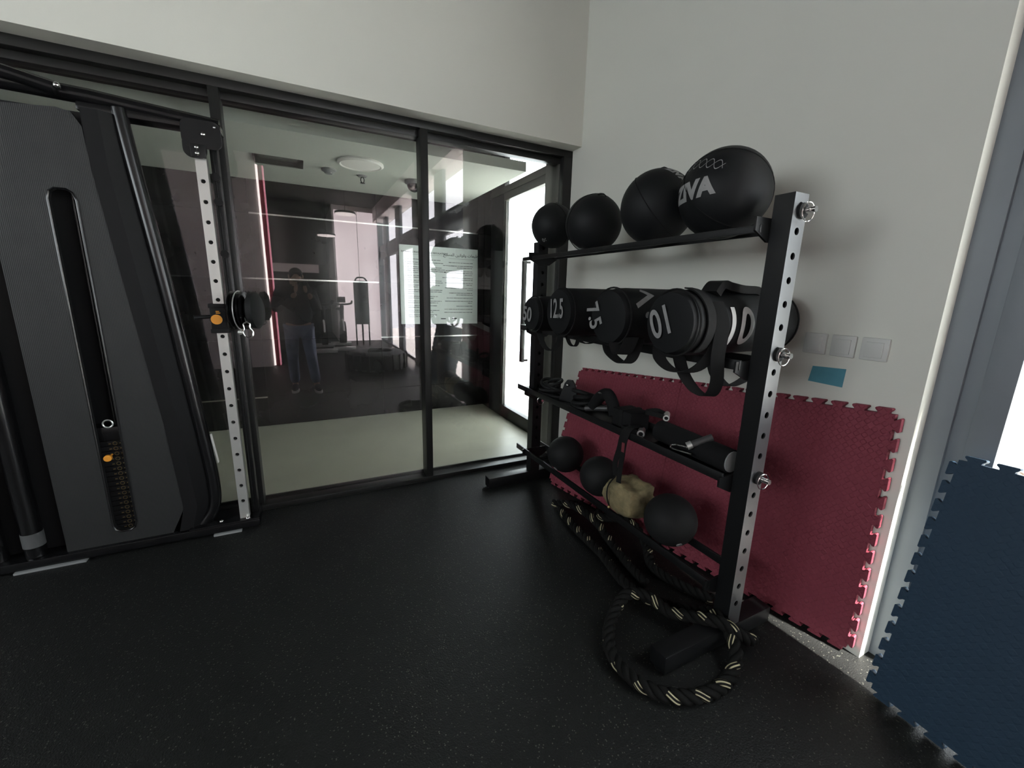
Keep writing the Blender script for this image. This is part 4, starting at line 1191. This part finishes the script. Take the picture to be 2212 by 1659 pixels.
obj('frame', sweep(bm_new(), [(-1.387 + 0.014 * math.cos(a), 1.38, ZC - 0.035 + 0.024 * math.sin(a)) for a in [2 * PI * k / 16 for k in range(16)]], 0.004, 6, closed=True), BLACKM, sk)
obj('deflector', cyl(bm_new(), (-1.387, 1.38, ZC - 0.062), (-1.387, 1.38, ZC - 0.058), 0.020, seg=16), BLACKM, sk)
dc = thing('dome_camera', (-0.944, 1.30, ZC - 0.1), 'dark dome camera on the corridor ceiling beside the mullion', 'camera')
obj('mount', lathe(bm_new(), [(0.0, 0.0), (0.085, 0.0), (0.085, -0.022), (0.070, -0.034), (0.0, -0.034)], (-0.944, 1.30, ZC), (0, 0, 1), 28), GREYP, dc)
obj('dome', sphere(bm_new(), (-0.944, 1.30, ZC - 0.034), 0.064, 26, 16), BLACKG, dc)

# =================================================================== TERRACE
pt = thing('planter', (2.05, -1.92, -0.05), 'round pale terracotta planter outside the window', 'planter')
obj('pot', lathe(bm_new(), [(0.0, 0.0), (0.17, 0.0), (0.23, 0.10), (0.26, 0.26), (0.24, 0.40), (0.25, 0.46), (0.235, 0.47), (0.20, 0.46), (0.19, 0.40), (0.0, 0.40)], (2.05, -1.92, -0.05), (0, 0, 1), 36), TERRA, pt)
obj('soil', cyl(bm_new(), (2.05, -1.92, 0.35), (2.05, -1.92, 0.37), 0.19, seg=28), SOIL, pt)
hd = thing('hedge', (9.5, 1.0, -0.05), 'clipped green hedge beyond the terrace', 'hedge')
t = bmesh.new(); bmesh.ops.create_cube(t, size=1.0); bmesh.ops.subdivide_edges(t, edges=t.edges, cuts=14, use_grid_fill=True)
for v in t.verts:
    p = Vector((9.5 + v.co.x * 0.9, -1.0 + v.co.y * 9, 1.0 + v.co.z * 2.1))
    v.co = p + Vector((noise.noise(p * 2.3), noise.noise(p * 2.9 + Vector((5, 5, 5))), noise.noise(p * 2.1 + Vector((9, 1, 2))))) * 0.16
obj('foliage', t, LEAF, hd)
rl2 = thing('railing', (8.3, -1.0, -0.05), 'white metal railing at the edge of the terrace', 'railing')
for z in (0.35, 0.75, 1.05):
    obj('rail_bar', box(8.28, 8.32, -6.0, 4.0, z - 0.02, z + 0.02), WHITEM, rl2)
for k in range(11):
    obj('rail_post', box(8.27, 8.33, -6.0 + k - 0.025, -6.0 + k + 0.025, -0.05, 1.05), WHITEM, rl2)

# =================================================================== BEHIND THE CAMERA (mirrored in the glass)
# lit end of the partition
tag(obj('led_strip', box(-2.500, -2.470, -5.66, -5.50, 0.02, 3.45, bev=0.004), LEDW), 'white vertical light strip on the end of the mauve partition', 'light strip')
tag(obj('door_leaf', box(-2.470, -2.405, -5.64, -5.54, 0.0, 3.45), DRED), 'narrow dark red panel between two vertical light strips', 'panel')
tag(obj('led_strip', box(-2.405, -2.385, -5.66, -5.52, 0.02, 3.45, bev=0.004), LEDP), 'pink vertical light strip beside the dark red panel', 'light strip')
# pendants
for k, (x, y, z, lab) in enumerate(((-0.98, -7.0, 3.02, 'round pendant lamp nearest the mirrored windows'), (-1.30, -8.6, 2.72, 'second round pendant lamp along the gym'), (-1.62, -10.0, 2.60, 'third round pendant lamp along the gym'), (-1.80, -11.2, 2.48, 'farthest round pendant lamp along the gym'))):
    pl = thing('pendant_lamp', (x, y, z), lab, 'pendant lamp', 'pendant lamps over the gym')
    obj('diffuser', lathe(bm_new(), [(0.0, 0.0), (0.20, 0.0), (0.205, 0.02), (0.0, 0.02)], (x, y, z), (0, 0, 1), 32), LAMPON, pl)
    obj('housing', lathe(bm_new(), [(0.0, 0.02), (0.215, 0.02), (0.215, 0.06), (0.0, 0.07)], (x, y, z), (0, 0, 1), 32), BLACKM, pl)
    obj('cord', cyl(bm_new(), (x, y, z + 0.065), (x, y, 3.62), 0.005, seg=6), BLACKP, pl)
# tyre
ty = thing('tractor_tyre', (-0.78, -4.75, 0), 'large tractor tyre lying flat on the gym floor', 'tyre')
prof = [(0.30, 0.03), (0.34, 0.0), (0.50, 0.0), (0.60, 0.05), (0.63, 0.17), (0.60, 0.29), (0.50, 0.34), (0.34, 0.34), (0.30, 0.31), (0.29, 0.17), (0.30, 0.03)]
obj('carcass', lathe(bm_new(), [(r * 0.86, h) for r, h in prof], (-0.78, -4.75, 0.0), (0, 0, 1), 48), TYRE, ty)
for k in range(22):
    a = 2 * PI * k / 22
    b = box(-0.03, 0.03, -0.012, 0.022, 0.03, 0.31, bev=0.006)
    bmesh.ops.transform(b, matrix=Matrix.Translation((-0.78 + 0.535 * math.cos(a), -4.75 + 0.535 * math.sin(a), 0)) @ Matrix.Rotation(a - PI / 2, 4, 'Z') @ Matrix.Shear('XZ', 4, (0.25, 0)) if False else Matrix.Translation((-0.78 + 0.535 * math.cos(a), -4.75 + 0.535 * math.sin(a), 0)) @ Matrix.Rotation(a - PI / 2, 4, 'Z'), verts=b.verts)
    obj('tread_lug', b, TYRE, ty)
# padded board machine with legs
bd_ = thing('padded_bench_board', (-0.56, -8.3, 0), 'dark upright padded board on thin legs near the far wall', 'gym equipment')
obj('pad', box(-0.76, -0.40, -8.34, -8.26, 0.55, 1.66, bev=0.03), FOAMB, bd_)
obj('frame_top', sweep(bm_new(), smooth_path([(-0.72, -8.30, 1.64), (-0.66, -8.30, 1.73), (-0.50, -8.30, 1.73), (-0.42, -8.30, 1.64)], 4), 0.02, 8), BLACKM, bd_)
for x in (-0.74, -0.58, -0.42):
    obj('leg', cyl(bm_new(), (x, -8.30, 0.0), (x, -8.30, 0.60), 0.018, seg=10), BLACKM, bd_)
# plyo box / bin and exercise bikes in front of the dark zone
def bike(x, y, lab):
    o = thing('exercise_bike', (x, y, 0), lab, 'exercise bike', 'exercise bikes beside the bright wall')
    obj('flywheel', cyl(bm_new(), (x - 0.06, y + 0.30, 0.42), (x + 0.06, y + 0.30, 0.42), 0.26, seg=28), BLACKG, o)
    obj('frame', sweep(bm_new(), [(x, y - 0.45, 0.10), (x, y - 0.15, 0.45), (x, y + 0.20, 0.72), (x, y + 0.30, 1.05)], 0.045, 10), BLACKM, o)
    obj('seat_post', cyl(bm_new(), (x, y - 0.12, 0.45), (x, y - 0.24, 0.92), 0.03, seg=12), STEEL, o)
    obj('saddle', sphere(bm_new(), (x, y - 0.26, 0.95), 0.12, 20, 12, (0.8, 1.2, 0.35)), LEATHER, o)
    obj('handlebar', sweep(bm_new(), smooth_path([(x - 0.22, y + 0.45, 1.16), (x - 0.20, y + 0.30, 1.10), (x, y + 0.26, 1.08), (x + 0.20, y + 0.30, 1.10), (x + 0.22, y + 0.45, 1.16)], 5), 0.022, 10), RUBBER, o)
    obj('console', box(x - 0.09, x + 0.09, y + 0.28, y + 0.32, 1.12, 1.26, bev=0.01), BLACKP, o)
    for yy in (-0.50, 0.55):
        obj('stabiliser', box(x - 0.25, x + 0.25, y + yy - 0.04, y + yy + 0.04, 0.0, 0.10, bev=0.02), STEEL, o)
    obj('mudguard', sweep(bm_new(), [(x, y + 0.30 + 0.30 * math.cos(a), 0.42 + 0.30 * math.sin(a)) for a in [0.2 + 0.2 * k for k in range(13)]], 0.02, 8), WHITEM, o)
    return o
bike(-1.12, -7.9, 'black exercise bike nearest the bright far wall')
bike(-1.55, -7.6, 'black exercise bike farther from the bright far wall')
# wall shelf band in the dark zone
tag(obj('wall_board', box(-4.6, -1.5, -9.29, -9.26, 1.84, 2.05, bev=0.005), MAUVE), 'pale horizontal board across the dark end of the gym', 'board')

# ---- the photographer
FX, FY = -2.02, -3.28
def skin_mesh(name, verts, edges, radii, m, parent, root=0, sub=2):
    me = bpy.data.meshes.new(name)
    org = ORG[parent.name]
    me.from_pydata([Vector(v) - org for v in verts], edges, [])
    o = bpy.data.objects.new(name, me)
    COL.objects.link(o)
    o.parent = parent; ORG[o.name] = org
    sk_ = o.modifiers.new('skin', 'SKIN')
    if not me.skin_vertices:
        me.attributes
    lay = me.skin_vertices[0] if me.skin_vertices else None
    for i, r in enumerate(radii):
        rr = r if isinstance(r, tuple) else (r, r)
        lay.data[i].radius = rr
        lay.data[i].use_root = (i == root)
    ss = o.modifiers.new('subd', 'SUBSURF'); ss.levels = sub; ss.render_levels = sub
    me.materials.append(m)
    sk_.use_smooth_shade = True
    return o
pe = thing('person', (FX, FY, 0), 'person in black jacket and blue jeans photographing their own reflection', 'person')
HL = Vector((-1.985, -2.90, 1.385)); HRt = Vector((-1.895, -2.895, 1.385))
bv = [(FX, FY, 0.96), (FX, FY, 1.10), (FX, FY + 0.01, 1.28), (FX, FY, 1.40), (FX + 0.01, FY + 0.02, 1.47), (FX + 0.015, FY + 0.035, 1.56), (FX + 0.015, FY + 0.04, 1.635),
      (FX - 0.18, FY, 1.385), (FX - 0.255, FY + 0.06, 1.13), (HL.x - 0.03, HL.y - 0.05, HL.z - 0.02),
      (FX + 0.18, FY, 1.385), (FX + 0.24, FY + 0.08, 1.13), (HRt.x + 0.03, HRt.y - 0.05, HRt.z - 0.02),
      (FX - 0.095, FY, 0.88), (FX - 0.105, FY + 0.03, 0.48), (FX - 0.10, FY - 0.03, 0.09), (FX - 0.11, FY + 0.10, 0.045),
      (FX + 0.10, FY, 0.88), (FX + 0.13, FY + 0.10, 0.48), (FX + 0.17, FY + 0.09, 0.09), (FX + 0.195, FY + 0.22, 0.045)]
be = [(0, 1), (1, 2), (2, 3), (3, 4), (4, 5), (5, 6), (3, 7), (7, 8), (8, 9), (3, 10), (10, 11), (11, 12), (0, 13), (13, 14), (14, 15), (15, 16), (0, 17), (17, 18), (18, 19), (19, 20)]
br = [(0.15, 0.10), (0.14, 0.10), (0.15, 0.11), (0.13, 0.09), 0.055, (0.070, 0.085), (0.065, 0.075), 0.062, 0.045, 0.030, 0.062, 0.045, 0.030, 0.085, 0.058, 0.042, 0.036, 0.085, 0.058, 0.042, 0.036]
skin_mesh('body', bv, be, br, SKIN, pe)
jv = [(FX, FY, 0.90), (FX, FY, 1.10), (FX, FY + 0.01, 1.28), (FX, FY, 1.40), (FX + 0.01, FY + 0.01, 1.465), (FX - 0.19, FY, 1.385), (FX - 0.265, FY + 0.06, 1.13), (HL.x - 0.05, HL.y - 0.09, HL.z - 0.04), (FX + 0.19, FY, 1.385), (FX + 0.25, FY + 0.08, 1.13), (HRt.x + 0.05, HRt.y - 0.09, HRt.z - 0.04)]
je = [(0, 1), (1, 2), (2, 3), (3, 4), (3, 5), (5, 6), (6, 7), (3, 8), (8, 9), (9, 10)]
skin_mesh('jacket', jv, je, [(0.205, 0.15), (0.20, 0.145), (0.20, 0.15), (0.17, 0.12), 0.075, 0.090, 0.070, 0.050, 0.090, 0.070, 0.050], JACKET, pe)
tv = [(FX, FY, 0.95), (FX - 0.095, FY, 0.86), (FX - 0.105, FY + 0.03, 0.48), (FX - 0.10, FY - 0.03, 0.10), (FX + 0.10, FY, 0.86), (FX + 0.13, FY + 0.10, 0.48), (FX + 0.17, FY + 0.09, 0.10)]
skin_mesh('jeans', tv, [(0, 1), (1, 2), (2, 3), (0, 4), (4, 5), (5, 6)], [(0.17, 0.125), 0.105, 0.076, 0.068, 0.105, 0.076, 0.068], DENIM, pe)
for sx, sy, ang in ((FX - 0.105, FY + 0.05, 0.1), (FX + 0.185, FY + 0.17, -0.15)):
    b = bm_new()
    sphere(b, (0, 0, 0.062), 0.05, 20, 12, (0.95, 2.6, 1.0)); 
    mt = Matrix.Translation((sx, sy, 0)) @ Matrix.Rotation(ang, 4, 'Z')
    for v in b.verts: v.co.z = max(v.co.z, 0.018)
    bmesh.ops.transform(b, matrix=mt, verts=b.verts)
    sh = obj('shoe', b, SHOE, pe)
    s2 = lathe(bm_new(), [(0.0, 0.0), (0.048, 0.0), (0.050, 0.024), (0.0, 0.026)], (0, 0, 0), (0, 0, 1), 24)
    for v in s2.verts: v.co.y *= 2.65
    bmesh.ops.transform(s2, matrix=mt, verts=s2.verts)
    obj('sole', s2, SOLE, sh)
hb_ = sphere(bm_new(), (FX + 0.015, FY + 0.022, 1.612), 0.098, 24, 16, (0.88, 1.0, 0.92))
for v in hb_.verts:
    if v.co.y > FY + 0.085: v.co.z = max(v.co.z, 1.64)
obj('hair', hb_, HAIR, pe)
obj('nose', sphere(bm_new(), (FX + 0.015, FY + 0.135, 1.572), 0.016, 12, 8, (0.8, 1.1, 1.3)), SKIN, pe)
for dx in (-0.030, 0.060):
    obj('eye', sphere(bm_new(), (FX + dx, FY + 0.116, 1.597), 0.011, 10, 8), PHONE, pe)
for dx in (-0.070, 0.100):
    obj('ear', sphere(bm_new(), (FX + dx, FY + 0.035, 1.585), 0.024, 12, 8, (0.4, 0.8, 1.2)), SKIN, pe)
obj('mouth', sphere(bm_new(), (FX + 0.015, FY + 0.118, 1.538), 0.018, 12, 6, (1.2, 0.5, 0.3)), DRED, pe)
# hands: palm and five bent fingers round the edges of the phone
def hand(center, side, par):
    c = Vector(center); b = bm_new()
    sphere(b, c + Vector((side * 0.012, -0.020, -0.012)), 0.036, 18, 12, (0.55, 0.85, 1.1))
    for k in range(4):
        z = 0.028 - 0.019 * k; L = (0.95, 1.05, 1.0, 0.8)[k]
        sweep(b, [c + Vector((side * 0.014, -0.010, z)), c + Vector((side * 0.018, 0.012, z + 0.004)), c + Vector((side * (0.018 - 0.014 * L), 0.024, z + 0.004)), c + Vector((side * (0.018 - 0.034 * L), 0.020, z + 0.002))], [0.0095, 0.009, 0.0085, 0.0075], 10)
    sweep(b, [c + Vector((side * 0.008, -0.030, 0.0)), c + Vector((-side * 0.006, -0.030, 0.020)), c + Vector((-side * 0.022, -0.022, 0.030))], [0.011, 0.010, 0.008], 10)
    obj('hand', b, SKIN, par)
PC = CP - CF * 0.030
hand(PC - CR * 0.052 - CU * 0.012, -1, pe)
hand(PC + CR * 0.052 - CU * 0.012, 1, pe)
ph = bm_new()
t = bmesh.new(); bmesh.ops.create_cube(t, size=1.0); bmesh.ops.scale(t, vec=(0.074, 0.155, 0.008), verts=t.verts)
bmesh.ops.bevel(t, geom=list(t.edges), offset=0.0035, segments=2, affect='EDGES')
pm = Matrix(((CR.x, CU.x, -CF.x, PC.x), (CR.y, CU.y, -CF.y, PC.y), (CR.z, CU.z, -CF.z, PC.z), (0, 0, 0, 1)))
bmesh.ops.transform(t, matrix=pm, verts=t.verts)
merge(ph, t)
tag(obj('phone', ph, PHONE), 'black phone held up in both hands by the person', 'phone')
